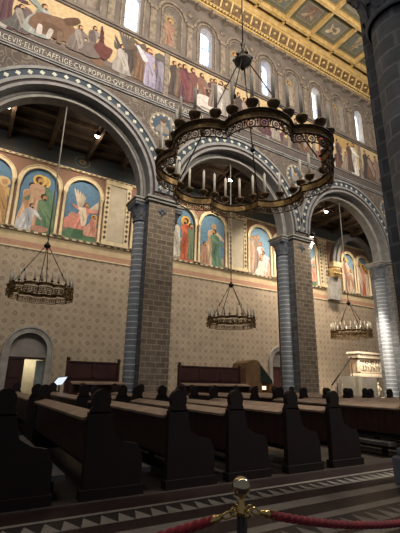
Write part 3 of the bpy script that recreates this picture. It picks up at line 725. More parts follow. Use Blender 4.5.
def s2(cv, W):
    dabs(cv, 20, 1.0, 3.9, .3, 1.6, [GRY, BRN, DRK, LIL])
    for k in range(4): figure(cv, 1.9+.55*k, .35, 2.3, [DRK, '#75665c', GRY, '#665a60'][k], None, lean=.04)
    cv.ell(1.4, .6, .35, .2, '#9a9288'); cv.ell(1.75, .75, .14, .12, '#a39b90'); cv.limb((1.3, .5), (1.3, .25), .06, .05, '#857d74')
    wing(cv, 1.5, 1.6, 1.4, 2.75, '#57534f'); figure(cv, 1.6, .25, 2.3, '#8f8780', '#a39b94', lean=-.04, pose='kneel', face=1); wing(cv, 1.7, 1.7, 1.3, 1.9, '#5f5854')
    cv.poly([(1.7, 1.9), (1.9, 2.75), (2.4, 2.6), (2.7, 2.75), (2.8, 2.3), (2.3, 2.1)], '#5c5347'); cv.limb((2.3, .6), (2.15, 2.5), .1, .08, '#5a4a3e')
    figure(cv, 2.5, .3, 2.1, BRN, None, lean=.05); figure(cv, 3.1, .15, 2.5, '#8f8698', LIL, lean=-.05, arm=(-.35, .9), face=1, hair='#6d3f34')
    cv.limb((2.8, 1.7), (2.35, 2.35), .16, .1, '#b3b4b8'); figure(cv, 3.75, .1, 2.4, '#6b6470', '#857f8a', lean=.03); cv.ell(3.7, 2.3, .4, .25, '#5c5753'); cv.limb((3.9, .5), (3.95, 2.2), .08, .08, '#574b42')
def s3(cv, W):
    dabs(cv, 18, .2, 3.9, .3, 1.6, [MAR, GRY, BRN, DRK])
    for k in range(6): figure(cv, .3+.62*k, .5, 2.1, [DRK, '#75604f', '#6a5a52', '#7d726a', MAR, GRY][k], None)
    for k in range(3): figure(cv, .3+.35*k, .3, 2.3, [DRK, '#6b5a4c', '#75604f'][k], None, face=1)
    figure(cv, .95, .2, 2.5, MAR, '#6f4348', face=1, arm=(.3, .5)); figure(cv, 1.5, .3, 2.4, '#6d4a46', None); figure(cv, 2.1, .35, 2.3, '#6e5c50', '#7d5a50', arm=(.2, .5))
    cv.poly([(1.8, .2), (3.3, .1), (3.4, .95), (1.9, 1.05)], '#bdb6ae'); cv.rect(2.0, 3.2, .15, .3, '#8d857d')
    figure(cv, 2.8, .55, 2.1, '#7a6a60', None, lean=.1, arm=(-.3, .5)); figure(cv, 3.4, .3, 2.4, '#b3aca4', '#9b948e', arm=(-.25, .5), face=-1); figure(cv, 3.8, .3, 2.3, '#8b837c', None)
def s4(cv, W):
    dabs(cv, int(W*4), .2, W-.2, .3, 1.7, [MAR, GRY, BRN, DRK])
    n = int(W/.75)
    for k in range(n): figure(cv, .4+.75*k, .2+.1*(k % 2), 2.3+.2*rnd.random(), [DRK, BRN, '#7d7268', MAR, '#8f867e'][k % 5], [None, '#8d8078', PNK][k % 3], lean=rnd.uniform(-.08, .08), pose=['stand', 'sit', 'stand', 'kneel'][k % 4], arm=(.3, .6))
    cv.limb((W*.5, .5), (W*.47, 2.5), .1, .06, '#54463a')
def s5(cv, W):
    dabs(cv, 18, .2, 4.5, .3, 1.7, [MAR, GRY, BRN, DRK])
    cv.rect(0, W, 1.9, 2.8, '#a58a5c')
    figure(cv, .6, .1, 2.4, '#85483c', '#6f3b33'); figure(cv, 1.5, .1, 2.7, '#c2bcb2', '#a9a299', arm=(.3, .6)); figure(cv, 2.4, .2, 2.3, '#6a4e44', DRK, arm=(.2, .7)); figure(cv, 3.2, .1, 2.0, '#8f8072', None, pose='kneel')
    figure(cv, 4.1, .1, 2.7, '#cbc6bc', '#b3ada4', arm=(-.3, .6), face=-1); figure(cv, 3.6, .2, 2.4, '#5c4a40', None)
scene_panel(-6.4, 4.0, 'long gold ground painting of horned figures and a fallen brown animal over the first arch', lambda cv, W: (cv.__setattr__('o', (-4.5, cv.o[1], cv.o[2])), cv.__setattr__('clip', (-1.9, 8.5, 0, 2.82)), s1(cv, W), None))
scene_panel(4.0, 6.85, 'gold ground painting of a winged figure and a lilac robed man', lambda cv, W: (cv.__setattr__('o', (2.95, cv.o[1], cv.o[2])), cv.__setattr__('clip', (1.05, 3.9, 0, 2.82)), s2(cv, W)))
scene_panel(7.2, 11.2, 'gold ground painting of a dark red robed man at a white table', s3)
scene_panel(11.45, 15.9, 'gold ground painting of a crowd behind the chandelier ropes', s4)
scene_panel(16.2, 18.2, 'narrow gold ground painting of two figures over the second pier', s4)
scene_panel(18.5, 23.2, 'gold ground painting of white robed figures and a red robe past the chandelier', s5)
scene_panel(23.5, 28.0, 'gold ground painting of a crowd hidden by the near pier', s4)
m = MB()
for x in (7.02, 11.32, 16.05, 18.35, 23.35): m.box(x-.14, x+.14, YN-.05, YN, 16.25, 19.1)
struct(m.build('trim_6', M['clere_trim']))
# ---- saints in the clerestory niches
cl = ['#8a7a66', '#7d7068', '#85695a', '#7a746a', '#8d7f70', '#74685f']
for i, x in enumerate(nich):
    if not 0 < x < 27: continue
    cv = Canvas((x, YN+.318, 19.8)); figure(cv, 0, .05, 2.35, cl[i % 6], shade(cl[i % 6], 1.25), halo='#a58c5a', hair='#54453a', arm=(.1, .55), arm2=(-.15, .5))
    where = {7: 'over the first visible pier', 2: 'over the first arch', 12: 'over the second arch', 17: 'over the second pier', 21: 'over the third arch', 26: 'hidden behind the near pier'}[min((7, 2, 12, 17, 21, 26), key=lambda q: abs(q-x))]
    tag(cv.build('painted_saint'), 'painted standing saint in a round headed niche '+where, 'painting', 'saints between the upper windows')

# ------------------------------------------------------------------ CORNICE AND CEILING
m = MB()
m.box(-7, 40, YN-.25, YN, 23.7, 23.82)
for k in range(46):
    x = -6.4+k*1.18125*.86; m.box(x-.12, x+.12, YN-.42, YN, 23.42, 23.7)
struct(m.build('cornice_corbels', M['clere_trim']))
m = MB(); m.box(-7, 40, YN-.35, YN, 23.82, 23.95)
n = 150
for k in range(n): m.ball((-6+k*.24, YN-.4, 24.05), .085, 5)
m.box(-7, 40, YN-.42, YN, 24.12, 24.22)
m.prism([(YN-.42, 24.2), (YN-.72, 24.74), (YN-.72, 25.6), (YN, 25.6), (YN, 24.2)], -7, 40, 'yz', 1)
# square rosette coffers on the sloping cove
for k in range(57):
    x = -6.6+k*.8
    for q in range(1): pass
    def C(u, v, d): return (u, YN-.42-.3*v-d*.87, 24.2+.54*v-d*.49)
    for (ua, ub, va, vb) in ((x, x+.1, 0, 1), ):
        m.add([C(ua, va, .1), C(ub, va, .1), C(ub, vb, .1), C(ua, vb, .1), C(ua, va, 0), C(ub, va, 0), C(ub, vb, 0), C(ua, vb, 0)], [(0,1,2,3), (0,4,5,1), (1,5,6,2), (2,6,7,3), (3,7,4,0)], 0)
    c = C(x+.45, .5, .03); m.ball(c, .12, 5, 0, .7)
m.box(-7, 40, YN-.8, YN-.7, 24.68, 25.6); m.box(-7, 40, YN-.88, YN-.7, 24.82, 25.6)
struct(m.build('cornice', [M['gold'], M['gold_dark']]))
ZC = 25.45
m = MB(); m.box(-7, 40, 4.0, YN, ZC, ZC+.2); ceil = struct(m.build('ceiling', M['coffer']))
YBM = [14.72, 12.5, 10.2, 7.9, 5.6]
XBM = [.9+2.3625*k for k in range(-3, 17)]
XBM = [x-.0 for x in XBM]
m = MB()
for y in YBM: m.box(-7, 40, y-.09, y+.09, ZC-.3, ZC); m.box(-7, 40, y-.15, y+.15, ZC-.1, ZC)
m.build('long_beam', M['gold'], ceil)
m = MB()
for x in XBM: m.box(x-.07, x+.07, 4.0, 14.8, ZC-.26, ZC); m.box(x-.13, x+.13, 4.0, 14.8, ZC-.08, ZC)
for x in XBM: m.box(x-.07, x+.07, 14.7, 15.3, ZC-.3, ZC)
m.build('cross_beam', M['gold'], ceil)
rows = list(zip(YBM[1:], YBM[:-1]))
motif = 0
for ri, (ya, yb) in enumerate(rows[:3]):
    for xa, xb in zip(XBM, XBM[1:]):
        if not (8 < xa < 24.5): continue
        cv = Canvas(((xa+xb)/2, (ya+yb)/2, ZC-.012), .001, 'ceil'); a = (xb-xa)/2-.17; b = (yb-ya)/2-.19
        cv.rect(-a, a, -b, b, '#9a8350'); cv.rect(-a+.06, a-.06, -b+.06, b-.06, '#6a6856'); cv.rect(-a+.3, a-.3, -b+.3, b-.3, '#9a8a68'); cv.rect(-a+.34, a-.34, -b+.34, b-.34, ['#7a766a', '#6b6f66', '#766b60'][motif % 3])
        k = motif % 3; motif += 1
        if k == 0:
            cv.poly([(-.45, -.3), (-.1, -.1), (.2, -.3), (.5, -.05), (.3, .3), (0, .2), (-.2, .45), (-.45, .3), (-.3, .1)], '#b9a98c'); cv.poly([(-.2, -.05), (.2, -.1), (.25, .15), (-.05, .1)], '#7d6a54'); cv.ell(-.35, .33, .13, .12, '#c9b998')
        elif k == 1:
            figure(cv, 0, -.62, 1.25, '#a8957c', '#8d7c68', pose='sit', halo='#bfa05c', arm=(.3, .6))
        else:
            wing(cv, -.05, 0, .55, 2.5, '#b5a58a'); wing(cv, .05, 0, .5, .7, '#a8977c'); figure(cv, 0, -.5, 1.0, '#7f5f50', '#96806a', pose='sit')
        o = cv.build('coffer_painting', ceil)

# ------------------------------------------------------------------ CHANDELIERS
def lobed_path(R, lobes, per, d=.7, rl=.3):
    h = PI/lobes; off = d*math.sin(h)
    if off >= rl: rl = off*1.12
    k = math.sqrt(rl*rl-off*off); cr = d*math.cos(h)+k
    cusp = Vector((cr*math.cos(h), cr*math.sin(h))); rel = cusp-Vector((d, 0)); amax = math.atan2(rel.y, rel.x)
    pts = []; s = 1/(d+rl)
    for L in range(lobes):
        a = 2*h*L
        for j in range(per):
            t = -amax+2*amax*j/per; p = Vector((d+rl*math.cos(t), rl*math.sin(t)))*s*R
            pts.append((p.x*math.cos(a)-p.y*math.sin(a), p.x*math.sin(a)+p.y*math.cos(a)))
    return pts
def ribbon(m, path, z0, z1, th, mi=0):
    n = len(path); vs = []; fs = []
    for i, (x, y) in enumerate(path):
        r = math.hypot(x, y); k = 1-th/r
        vs += [(x, y, z0), (x*k, y*k, z0), (x*k, y*k, z1), (x, y, z1)]
    for i in range(n):
        a, b = i*4, ((i+1) % n)*4
        for q in range(4): fs.append((a+q, a+(q+1) % 4, b+(q+1) % 4, b+q))
    m.add(vs, fs, mi)
def chandelier(loc, label, R, lobes, band, cups_per, cup, candle_h, candle_r, hub_h, top_z, white=False, big=False, rot=0., d=.7, rl=.3):
    t = thing('chandelier', loc, label, 'chandelier', 'ring chandeliers of the church', rot)
    path = lobed_path(R, lobes, 14 if big else 8, d, rl)
    m = MB(); ribbon(m, path, 0 if big else band*.25, band*.55, band*.12 if big else band*.06); m.build('ring_band', M['bronze2'], t, recalc=True)
    m = MB()
    m.tube([(x, y, band*.58) for x, y in path], band*.1, 6, closed=True); m.tube([(x*1.01, y*1.01, 0) for x, y in path], band*.07, 6, closed=True)
    inner = [(x*.975, y*.975) for x, y in path]
    ribbon(m, [(x*1.03, y*1.03) for x, y in path], band*.6, band*.66, band*.45)
    m.build('ring_rim', M['bronze'] if big else M['bronze2'], t)
    # openwork hanging below the band
    m = MB(); N = len(path); step = 2 if big else 1
    for i in range(0, N, step):
        x, y = path[i]; x2, y2 = path[(i+step) % N]; cx, cy = (x+x2)/2, (y+y2)/2
        tx, ty = x2-x, y2-y; l = math.hypot(tx, ty) or 1; tx /= l; ty /= l; r = min(l*.46, band*.3)
        m.tube([(cx+tx*r*math.cos(a), cy+ty*r*math.cos(a), -band*.34+r*1.05*math.sin(a)) for a in [2*PI*q/10 for q in range(10)]], band*.045, 5, closed=True)
        if big: m.tube([(cx+tx*r*.4*math.cos(a), cy+ty*r*.4*math.cos(a), -band*.34+r*.4*math.sin(a)) for a in [2*PI*q/8 for q in range(8)]], band*.04, 5, closed=True)
        m.ball((x, y, -band*.2), band*.09, 5); m.ball((cx, cy, -band*.74), band*.07, 5)
        m.tube([(x, y, 0), (x, y, -band*.5)], band*.04, 5)
    m.tube([(x, y, -band*.66) for x, y in path], band*.05, 5, closed=True)
    m.build('openwork_fringe', M['bronze'] if big else M['bronze2'], t)
    # cups and candles
    cupm = MB().lathe([(cup*.4, 0), (cup*.45, cup*.15), (cup*.2, cup*.3), (cup*.25, cup*.7), (cup*.75, cup*1.0), (cup, cup*1.5), (cup*1.05, cup*1.75), (cup*.8, cup*1.75), (cup*.6, cup*1.4)], n=12).mesh('candle_cup', M['bronze'], recalc=True)
    canm = MB().lathe([(candle_r, cup*1.3), (candle_r, cup*1.4+candle_h), (candle_r*.3, cup*1.4+candle_h+candle_r), (candle_r*.1, cup*1.4+candle_h+candle_r*2)], n=8).mesh('candle', M['candle_w'] if white else M['candle'], recalc=True)
    per = len(path)//lobes
    for L in range(lobes):
        for q in range(cups_per):
            f = (q+.5)/cups_per*per; i = int(f); x, y = path[(L*per+i) % N]; x2, y2 = path[(L*per+i+1) % N]; w = f-i
            c = bpy.data.objects.new('candle_cup', cupm); COL.objects.link(c); c.parent = t; c.location = ((x+(x2-x)*w)*.985, (y+(y2-y)*w)*.985, band*.64)
            k = bpy.data.objects.new('candle', canm); COL.objects.link(k); k.parent = c
    # hub
    s = R*.1 if big else R*.1
    m = MB().lathe([(.01, hub_h-s*1.6), (s*.25, hub_h-s*1.5), (s*.35, hub_h-s*1.1), (s*1.05, hub_h-s*.5), (s*1.15, hub_h-s*.2), (s*.9, hub_h+s*.3), (s*.45, hub_h+s*.6), (s*.5, hub_h+s*.9), (s*.2, hub_h+s*1.1), (s*.15, hub_h+s*2.2), (s*.3, hub_h+s*2.4), (s*.12, hub_h+s*2.7)], n=14)
    if big:
        for q in range(6): m.ball((s*1.1*math.cos(q*PI/3), s*1.1*math.sin(q*PI/3), hub_h+s*.1), s*.22, 6)
    m.build('hub', M['iron'], t)
    nr = 4
    for q in range(nr):
        a = 2*PI*q/nr+PI/lobes*(1 if big else 0); rr = R*.8 if big else R*.9
        p0 = Vector((s*.6*math.cos(a), s*.6*math.sin(a), hub_h-s*.4)); p1 = Vector((rr*math.cos(a), rr*math.sin(a), band*.6)); mid = p0.lerp(p1, .62)
        m = MB().tube([p0, p1], .024 if big else .018, 6); m.ball(mid, s*.34 if big else s*.3, 7); m.ball(mid+Vector((0, 0, s*.5)), s*.18, 6)
        m.build('suspension_rod', M['iron'], t)
    m = MB().tube([(0, 0, hub_h+s*2.4), (0, 0, top_z-loc[2])], .03 if big else .03, 6); m.build('hanging_cable', M['iron'] if big else M['greypanel'], t)
    return t
chandelier((7.72, 10.0, 8.75), 'huge scalloped bronze ring chandelier hanging high in the nave', 3.2, 8, .44, 4, .19, 1.0, .055, 5.25, ZC, big=True, rot=.31, d=.66, rl=.36)
CH = []
for X, Z, lab, w in ((2.27, 4.85, 'small ring chandelier hanging in the first arch in front of the patterned wall', 0), (11.9, 4.5, 'small ring chandelier hanging in the second arch below the huge one', 0), (21.5, 4.62, 'small ring chandelier with white candles hanging in the third arch', 1)):
    chandelier((X, 16.8, Z), lab, 1.3, 12, .3, 2, .06, .4, .035, 2.1, ZS+3.74, white=bool(w), d=.8, rl=.22)

# ------------------------------------------------------------------ SPOT LAMPS
def aim(o, tgt):
    d = Vector(tgt)-o.location; o.rotation_euler = d.to_track_quat('-Z', 'Y').to_euler()
def spot(name, loc, tgt, W, ang=80, blend=.8, col=(1, .86, .7), size=.15):
    l = bpy.data.lights.new(name, 'SPOT'); l.energy = W; l.spot_size = math.radians(ang); l.spot_blend = blend; l.color = col; l.shadow_soft_size = size
    o = bpy.data.objects.new(name, l); COL.objects.link(o); o.location = loc; aim(o, tgt); return o
def area(name, loc, tgt, W, sx, sy, col=(1, .9, .78)):
    l = bpy.data.lights.new(name, 'AREA'); l.shape = 'RECTANGLE'; l.size = sx; l.size_y = sy; l.energy = W; l.color = col
    o = bpy.data.objects.new(name, l); COL.objects.link(o); o.location = loc; aim(o, tgt); return o
def fixture(loc, tgt, label):
    t = thing('spot_lamp', loc, label, 'lamp', 'spot lamps in the aisle roof'); d = (Vector(tgt)-Vector(loc)).normalized()
    MB().tube([-d*.22, Vector((0, 0, 0)), d*.02], [.09, .16, .17], 12).build('housing', M['iron'], t)
    p = d*.03; MB().tube([p, p+d*.03], [.15, .13], 12).ball(tuple(p), .15, 8).build('lens', M['lamp'], t)
    MB().tube([-d*.15, -d*.15+Vector((0, 0, .3))], .02, 6).build('bracket', M['iron'], t)
    return t
for x, lab, W, tx in ((4.6, 'glowing spot lamp under the first arch roof right of the hanging cable', 330, 4.6), (-.2, 'glowing spot lamp high under the crown of the first arch', 330, .3), (14.2, 'glowing spot lamp seen through the huge chandelier ring', 420, 13.), (9.2, 'spot lamp in the aisle roof hidden behind the first visible pier', 330, 9.), (23.9, 'glowing spot lamp under the roof of the third arch', 2300, 23.5), (29.4, 'added spot lamp in the aisle roof, unseen past the third pier', 1500, 30.5), (18.7, 'spot lamp in the aisle roof hidden behind the second pier', 1500, 20.5)):  # lamp past the third pier is added to brighten the blind arch frescoes
    L = (x, 20., 15.3); T = (tx, YA, 11.6 if x < 18 else 6.5); fixture(L, T, lab)
    d = (Vector(T)-Vector(L)).normalized(); spot('spot_light', Vector(L)+d*.35, T, W*(1.9 if x < 18 else 1.4), 112, 1.)
    pl = bpy.data.lights.new('lamp_bulb', 'POINT'); pl.energy = min(W, 400)*.12; pl.color = (1, .84, .66); pl.shadow_soft_size = .12
    po = bpy.data.objects.new('lamp_bulb', pl); COL.objects.link(po); po.location = Vector(L)+d*.3+Vector((0, 0, .1))
t = fixture((17.45, 15.85, 10.42), (20, 19, 9), 'small bright floodlight sitting on the impost of the second pier')
t['group'] = 'floodlights on the piers'
spot('impost_light', (17.75, 15.95, 10.45), (20.5, 20, 3.5), 1300, 150, 1.)
spot('pier_edge_light', (18.3, 15.1, 11.0), (17.0, 16., 5), 130, 120, 1.)

# ------------------------------------------------------------------ PEWS
Y0, Y1 = 5.4, 9.75
LEN = Y1-Y0
def pew_end_mesh(finial):
    m = MB()
    prof = [(-.17, 0), (.62, 0), (.62, .45), (.55, .62), (.35, .66), (.2, .75), (.15, .95), (.15, 1.04), (-.17, 1.04)]
    m.prism(prof, 0, .1); m.prism([(-.2, 0), (.65, 0), (.65, .12), (-.2, .12)], -.03, .13)
    return m
def make_pew(label):
    t = thing('church_pew', (0, Y0, 0), label, 'pew', 'dark wooden pews of the nave')
    for y in (0, LEN-.1):
        e = pew_end_mesh(0); e.shift((0, y, 0)); eo = e.build('end_panel', M['pew'], t, bevel=.012)
        f = [(.12*math.cos(-PI/2-.6+.0), 0)]
        pts = [(-.15, 1.02), (.13, 1.02), (.12, 1.08)]+[(-.01+.13*math.cos(a), 1.19+.145*math.sin(a)) for a in [(-.6+i*(PI+1.2)/12) for i in range(13)]]+[(-.14, 1.08)]
        MB().prism(pts, y+.0, y+.1).build('finial', M['pew'], eo, bevel=.02)
    MB().box(-.15, -.0, .1, LEN-.1, .42, .96).build('backrest', M['plank'], t)
    MB().box(-.1, .02, .1, LEN-.1, .36, .44).box(.0, .46, .1, LEN-.1, .46, .52).build('seat', M['pew'], t)
    b = MB(); b.prism([(-.22, .93), (.02, 1.0), (.02, 1.03), (-.22, .965)], .1, LEN-.1); b.build('ledge', M['ledge'], t)
    b = MB(); b.box(-.64, -.36, .15, LEN-.15, .22, .29); b.build('kneeler', M['kneel'], t)
    for y in (.35, LEN/2, LEN-.35): MB().box(-.54, -.46, y-.05, y+.05, .0, .22).build('kneeler_foot', M['pew'], t)
    return t
rowsX = [.52, 1.70, 2.88, 3.94, 5.16, 6.25, 8.6, 9.75, 10.9, 12.05, 13.2, 14.35]
names = ['first', 'second', 'third', 'fourth', 'fifth', 'sixth', 'seventh', 'eighth', 'ninth', 'tenth', 'eleventh', 'twelfth']
proto = None
for i, x in enumerate(rowsX):
    for blk in (0, 1):
        lab = 'dark wooden pew, %s row from the doorway side, in the block %s' % (names[i], 'near the barrier' if blk == 0 else 'near the piers')
        if proto is None: o = proto = make_pew(lab)
        else: o = relabel(dup(proto), lab)
        o.location = (x, Y0 if blk == 0 else 10.75, 0)

# ------------------------------------------------------------------ STALLS BETWEEN THE PIERS
def stall(xa, xb, label):
    w = xb-xa; t = thing('high_back_bench', (xa, 16.4, 0), label, 'bench', 'high backed benches under the arcade')
    b = MB().box(0, w, .0, .08, .1, 2.12).box(-.02, w+.02, -.03, .1, 2.12, 2.18)
    b.build('backrest', M['stall'], t)
    b = MB(); k = max(2, round(w/1.2))
    for i in range(k+1): b.box(i*w/k-.05*(i > 0)-.0, i*w/k+.05*(i < k), -.03, .0, .1, 2.12)
    b.box(0, w, -.03, 0, 1.5, 1.56)
    b.build('back_stile', M['stall'], t)
    MB().box(0, w, -.5, 0, .5, .56).build('seat', M['stall'], t)
    for x in (0, w-.08):
        b = MB(); b.prism([(-.52, 0), (.02, 0), (.02, 2.2), (-.06, 2.2), (-.1, 1.0), (-.45, .95), (-.52, .9)], x, x+.08, 'yz'); b.ball((x+.04, -.02, 2.26), .08, 7); b.build('end_panel', M['stall'], t)
    return t
stall(3.55, 5.75, 'high backed red brown bench beside the doorway, under the first arch')
stall(8.6, 12.15, 'long high backed red brown bench under the second arch')
def desk(xa, xb, label):
    w = xb-xa; t = thing('kneeling_desk', (xa, 15.55, 0), label, 'desk', 'kneeling desks before the benches')
    MB().prism([(-.18, 1.28), (.2, 1.36), (.2, 1.4), (-.18, 1.32)], 0, w, 'yz').build('top', M['ledge'], t)
    MB().box(.02, w-.02, .0, .06, .1, 1.3).build('front', M['stall'], t)
    for x in (0, w-.08): MB().box(x, x+.08, -.16, .2, 0, 1.3).build('side', M['stall'], t)
desk(3.6, 5.7, 'low kneeling desk with pale top before the bench under the first arch')
desk(8.4, 12.0, 'low kneeling desk with pale top before the bench under the second arch')

# ------------------------------------------------------------------ SIDE CONSOLE, SCREEN, PULPIT
t = thing('wooden_console', (13.2, 17.3, 0), 'honey wood console with curved back and dark sloping side beside the bench', 'console')
MB().prism([(0, 0), (1.0, 0), (1.0, 2.55), (.75, 2.68), (.35, 2.66), (.1, 2.5), (0, 2.2)], 0, 1.3).build('body', M['honeywood'], t)
MB().prism([(1.0, 1.45), (1.95, 1.45), (1.95, 1.6), (1.02, 2.55), (1.0, 2.55)], .1, 1.2).build('sloping_side', M['greenpanel'], t)
MB().box(1.0, 1.95, .0, 1.25, 0, .95).box(1.0, 1.1, .0, 1.25, .95, 1.45).box(1.85, 1.95, .0, 1.25, .95, 1.45).box(1.1, 1.85, .9, 1.25, .95, 1.45).build('desk_base', M['honeywood'], t)
MB().box(1.36, 1.64, .3, .36, 1.1, 1.3).build('screen', M['screenwarm'], t)
t = thing('information_screen', (3.16, 15.45, 0), 'small tilted glowing white screen on a stand near the doorway', 'screen')
MB().lathe([(.25, 0), (.25, .04), (.04, .06), (.03, 1.25)], n=12).build('stand', M['iron'], t)
s_ = MB(); s_.bar((-.02, 0, 1.28), (.16, 0, 1.56), .36, .03, 0)
MB().prism([(-.32, 1.2), (.12, 1.26), (.3, 1.56), (-.1, 1.52)], .0, .05).build('housing', M['iron'], t)
MB().prism([(-.27, 1.22), (.1, 1.27), (.26, 1.545), (-.07, 1.505)], -.012, .0).build('display', M['screen'], t)

t = thing('carved_pulpit', (24.75, 19.0, 0), 'brightly lit carved stone pulpit with two tiers of relief beside the third pier', 'pulpit')
W_ = 2.75
MB().box(.0, W_, 0, .7, 0, .6).box(.3, W_-.3, .2, .65, .6, 2.0).build('base', M['relief'], t, bevel=.03)
MB().box(-.05, W_+.05, -.1, .75, 2.0, 2.18).box(0, W_, .0, .7, 2.18, 2.3).build('ledge', M['relief'], t, bevel=.02)
MB().box(.0, W_, .12, .7, 2.3, 3.35).build('relief_ground', M['relief_in'], t)
b = MB()
for x in (0, W_-.22): b.box(x, x+.22, -.02, .2, 2.3, 3.35)
b.box(0, W_, -.02, .2, 3.22, 3.38).box(0, W_, -.02, .2, 2.3, 2.42); b.build('relief_frame', M['relief'], t, bevel=.02)
def relief_people(x0, x1, z0, h, n):
    b = MB()
    for i in range(n):
        x = x0+(x1-x0)*(i+.5)/n; hh = h*(.8+.2*rnd.random()); s = hh
        b.lathe([(.17*s, 0), (.14*s, .3*s), (.12*s, .5*s), (.17*s, .7*s), (.06*s, .8*s), (.05*s, .82*s)], (x, .1, z0), 10)
        b.ball((x+.02, .06, z0+.9*s), .1*s, 7); b.tube([(x+.12*s, .05, z0+.68*s), (x+.24*s, .0, z0+.5*s), (x+.1*s, -.02, z0+.42*s)], .045*s, 6)
    return b
relief_people(.3, W_-.3, 2.42, .85, 7).build('relief_figures', M['relief'], t)
relief_people(.5, W_-.5, .65, 1.2, 6).build('lower_relief_figures', M['relief'], t)
b = MB().box(-.1, W_+.1, -.12, .75, 3.38, 3.5).box(-.05, W_+.05, -.06, .72, 3.5, 3.68).box(-.2, W_+.2, -.2, .8, 3.68, 3.82)
for k in range(12): b.box(.02+k*.225, .14+k*.225, -.14, -.06, 3.52, 3.66)
b.build('dentil_cornice', M['relief'], t)
t = thing('pulpit_stair', (22.7, 19.3, 0), 'stone stair with slanting dark handrail rising to the carved pulpit', 'stair')
b = MB()
for i in range(8): b.box(.24*i, .24*(i+1), 0, 1., 0, .26*(i+1))
b.build('steps', M['greypanel'], t)
MB().tube([(-.55, 0, 1.4), (1.75, 0, 3.4)], .05, 8).tube([(0, 0, .2), (0, 0, 1.88)], .03, 6).tube([(1.7, 0, 2), (1.7, 0, 3.35)], .03, 6).build('handrail', M['iron'], t)
o = thing('folding_screen', (20.95, 17.4, 0), 'plain beige upright panel standing before the carved pulpit', 'panel')
MB().prism([(0, .0), (1.95, .0), (1.95, 2.02), (0, 1.98)], 0, .12).build('board', M['beige'], o, bevel=.01)
MB().box(.1, .25, -.25, .35, 0, .08).box(1.7, 1.85, -.25, .35, 0, .08).build('foot', M['greypanel'], o)
o = thing('folding_screen', (24.0, 18.3, 0), 'grey upright panel between the carved pulpit and the third pier', 'panel')
MB().box(0, 1.75, 0, .12, 0, 2.02).build('board', M['greypanel'], o, bevel=.01)
MB().box(.1, .25, -.25, .35, 0, .08).box(1.5, 1.65, -.25, .35, 0, .08).build('foot', M['greypanel'], o)

# ------------------------------------------------------------------ ROPE BARRIER
SX, SY = 1.17, 1.58
t = thing('barrier_post', (SX, SY, 0), 'polished metal barrier post with round ball top holding red ropes', 'barrier post')
MB().lathe([(.16, 0), (.16, .015), (.12, .03), (.03, .05)], n=28).build('base', M['chrome'], t)
MB().lathe([(.0235, .04), (.0235, .9)], n=20).build('post', M['steelpost'], t)
MB().lathe([(.0245, .885), (.026, .895), (.026, .91), (.018, .92), (.014, .93), (.012, .965)], n=20).build('collar', M['brass'], t)
MB().ball((0, 0, 1.0), .043, 18).build('ball', M['chrome'], t)
for a in range(4):
    c, s = math.cos(a*PI/2), math.sin(a*PI/2)
    MB().tube([(.025*c+.018*c*(1+math.cos(q)), .025*s+.018*s*(1+math.cos(q)), .905+.016*math.sin(q)) for q in [2*PI*i/10 for i in range(10)]], .0045, 6, closed=True).build('hook_ring', M['brass'], t)
def rope(p, q, sag, label):
    t = thing('barrier_rope', p, label, 'rope', 'red ropes of the barrier'); p = Vector(p); q = Vector(q)
    N = 110; pts = []
    for i in range(N+1):
        u = i/N; v = p.lerp(q, u)-p; v.z -= sag*4*u*(1-u); pts.append(v)
    d0 = (pts[1]-pts[0]).normalized(); L = (q-p).length
    i0 = 4
    m = MB(); r = .0165
    for s in range(3):
        st = []
        for i in range(i0, N-i0+1):
            for w in (0, .5):
                if i == N-i0 and w: continue
                c = pts[i].lerp(pts[min(i+1, N)], w); ph = 2*PI*s/3+((i+w)/N)*L/.045*PI*.75
                d = (pts[min(i+1, N)]-pts[i-1]).normalized(); a = d.cross(Vector((0, 0, 1))).normalized(); bb = a.cross(d)
                st.append(c+(a*math.cos(ph)+bb*math.sin(ph))*r*.55)
        m.tube(st, r*.72, 7)
    m.build('cord', M['rope'], t)
    for e in (0, 1):
        P = pts if not e else pts[::-1]
        m = MB(); m.tube([P[2], P[3], P[5], P[i0+1]], [.009, .016, .019, .02], 12); m.tube([P[3].lerp(P[4], .3), P[4]], .019, 12); m.build('ferrule', M['brass'], t)
        m = MB(); c = P[0].lerp(P[2], .45); d = (P[2]-P[0]).normalized(); n_ = Vector((0, 0, 1))
        m.tube([c+d*.03*math.cos(x)+n_*.012*math.sin(x) for x in [2*PI*i/14 for i in range(14)]], .005, 6, closed=True); m.build('snap_hook', M['brass'], t)
    return t
rope((SX+.05, SY, .9), (SX+3.0, SY+.02, .9), .22, 'twisted red rope sagging to the right of the barrier post')
rope((SX-.05, SY, .9), (SX-3.0, SY+.02, .9), .085, 'twisted red rope dropping to the left of the barrier post')

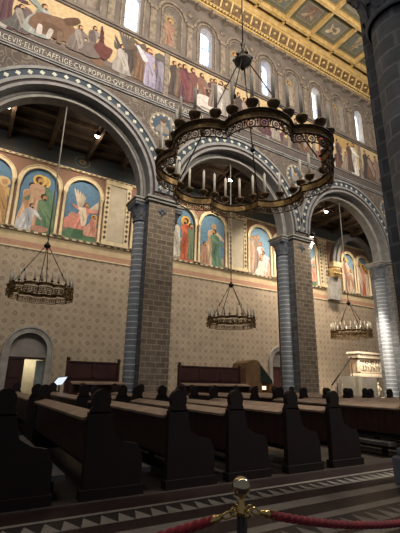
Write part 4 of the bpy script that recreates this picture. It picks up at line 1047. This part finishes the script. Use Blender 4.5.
# ------------------------------------------------------------------ CAMERA
f_px, pitch, roll, yaw = 385., 16.7, 1.1, 30.5
p, r, y = [math.radians(a) for a in (pitch, roll, yaw)]
fw = Vector((math.sin(y)*math.cos(p), math.cos(y)*math.cos(p), math.sin(p))); rt = Vector((math.cos(y), -math.sin(y), 0)); up = rt.cross(fw)
rt2 = rt*math.cos(r)+up*math.sin(r); up2 = up*math.cos(r)-rt*math.sin(r)
cam = bpy.data.cameras.new('camera'); co = bpy.data.objects.new('camera', cam); COL.objects.link(co)
co.matrix_world = Matrix(((rt2.x, up2.x, -fw.x, 0), (rt2.y, up2.y, -fw.y, 0), (rt2.z, up2.z, -fw.z, 1.45), (0, 0, 0, 1)))
cam.sensor_fit = 'VERTICAL'; cam.sensor_height = 36; cam.lens = 36*f_px/533; cam.clip_end = 200; cam.clip_start = .05
sc.camera = co

# ------------------------------------------------------------------ LIGHT
w = bpy.data.worlds.new('dim_interior'); sc.world = w; w.use_nodes = True
w.node_tree.nodes['Background'].inputs[0].default_value = (.9, .92, 1, 1); w.node_tree.nodes['Background'].inputs[1].default_value = .105
# unseen fill light standing in for opposite cornice floodlights, onto ceiling and frieze
area('nave_flood', (9, 4.4, 17.5), (11, 15.5, 23), 3100, 26, .6, (1, .9, .77))
# daylight from the opposite clerestory windows
area('clerestory_day', (8, 3.2, 21.5), (10, 16, 14), 1500, 30, 2.4, (1, .96, .9))
# added spot with no lamp there, raking along the floor before the pews
spot('added_floor_light', (15, 2.6, 13), (6.6, 3.6, 0), 5600, 42, 1., (1, .92, .82), .4)
# added spot brightening the pulpit and panels; light inside the vestibule
spot('pulpit_light', (23.2, 16.3, 8.6), (24.0, 18.6, 2.2), 4200, 75, 1., (1, .87, .7))
spot('vestibule_light', (D1+.3, YA+1.6, 3.0), (D1+.3, YA+2.4, 0), 110, 160, 1., (1, .9, .7))

sc.view_settings.view_transform = 'Standard'; sc.view_settings.look = 'None'; sc.view_settings.gamma = 1; sc.view_settings.use_curve_mapping = False
sc.view_settings.exposure = .25
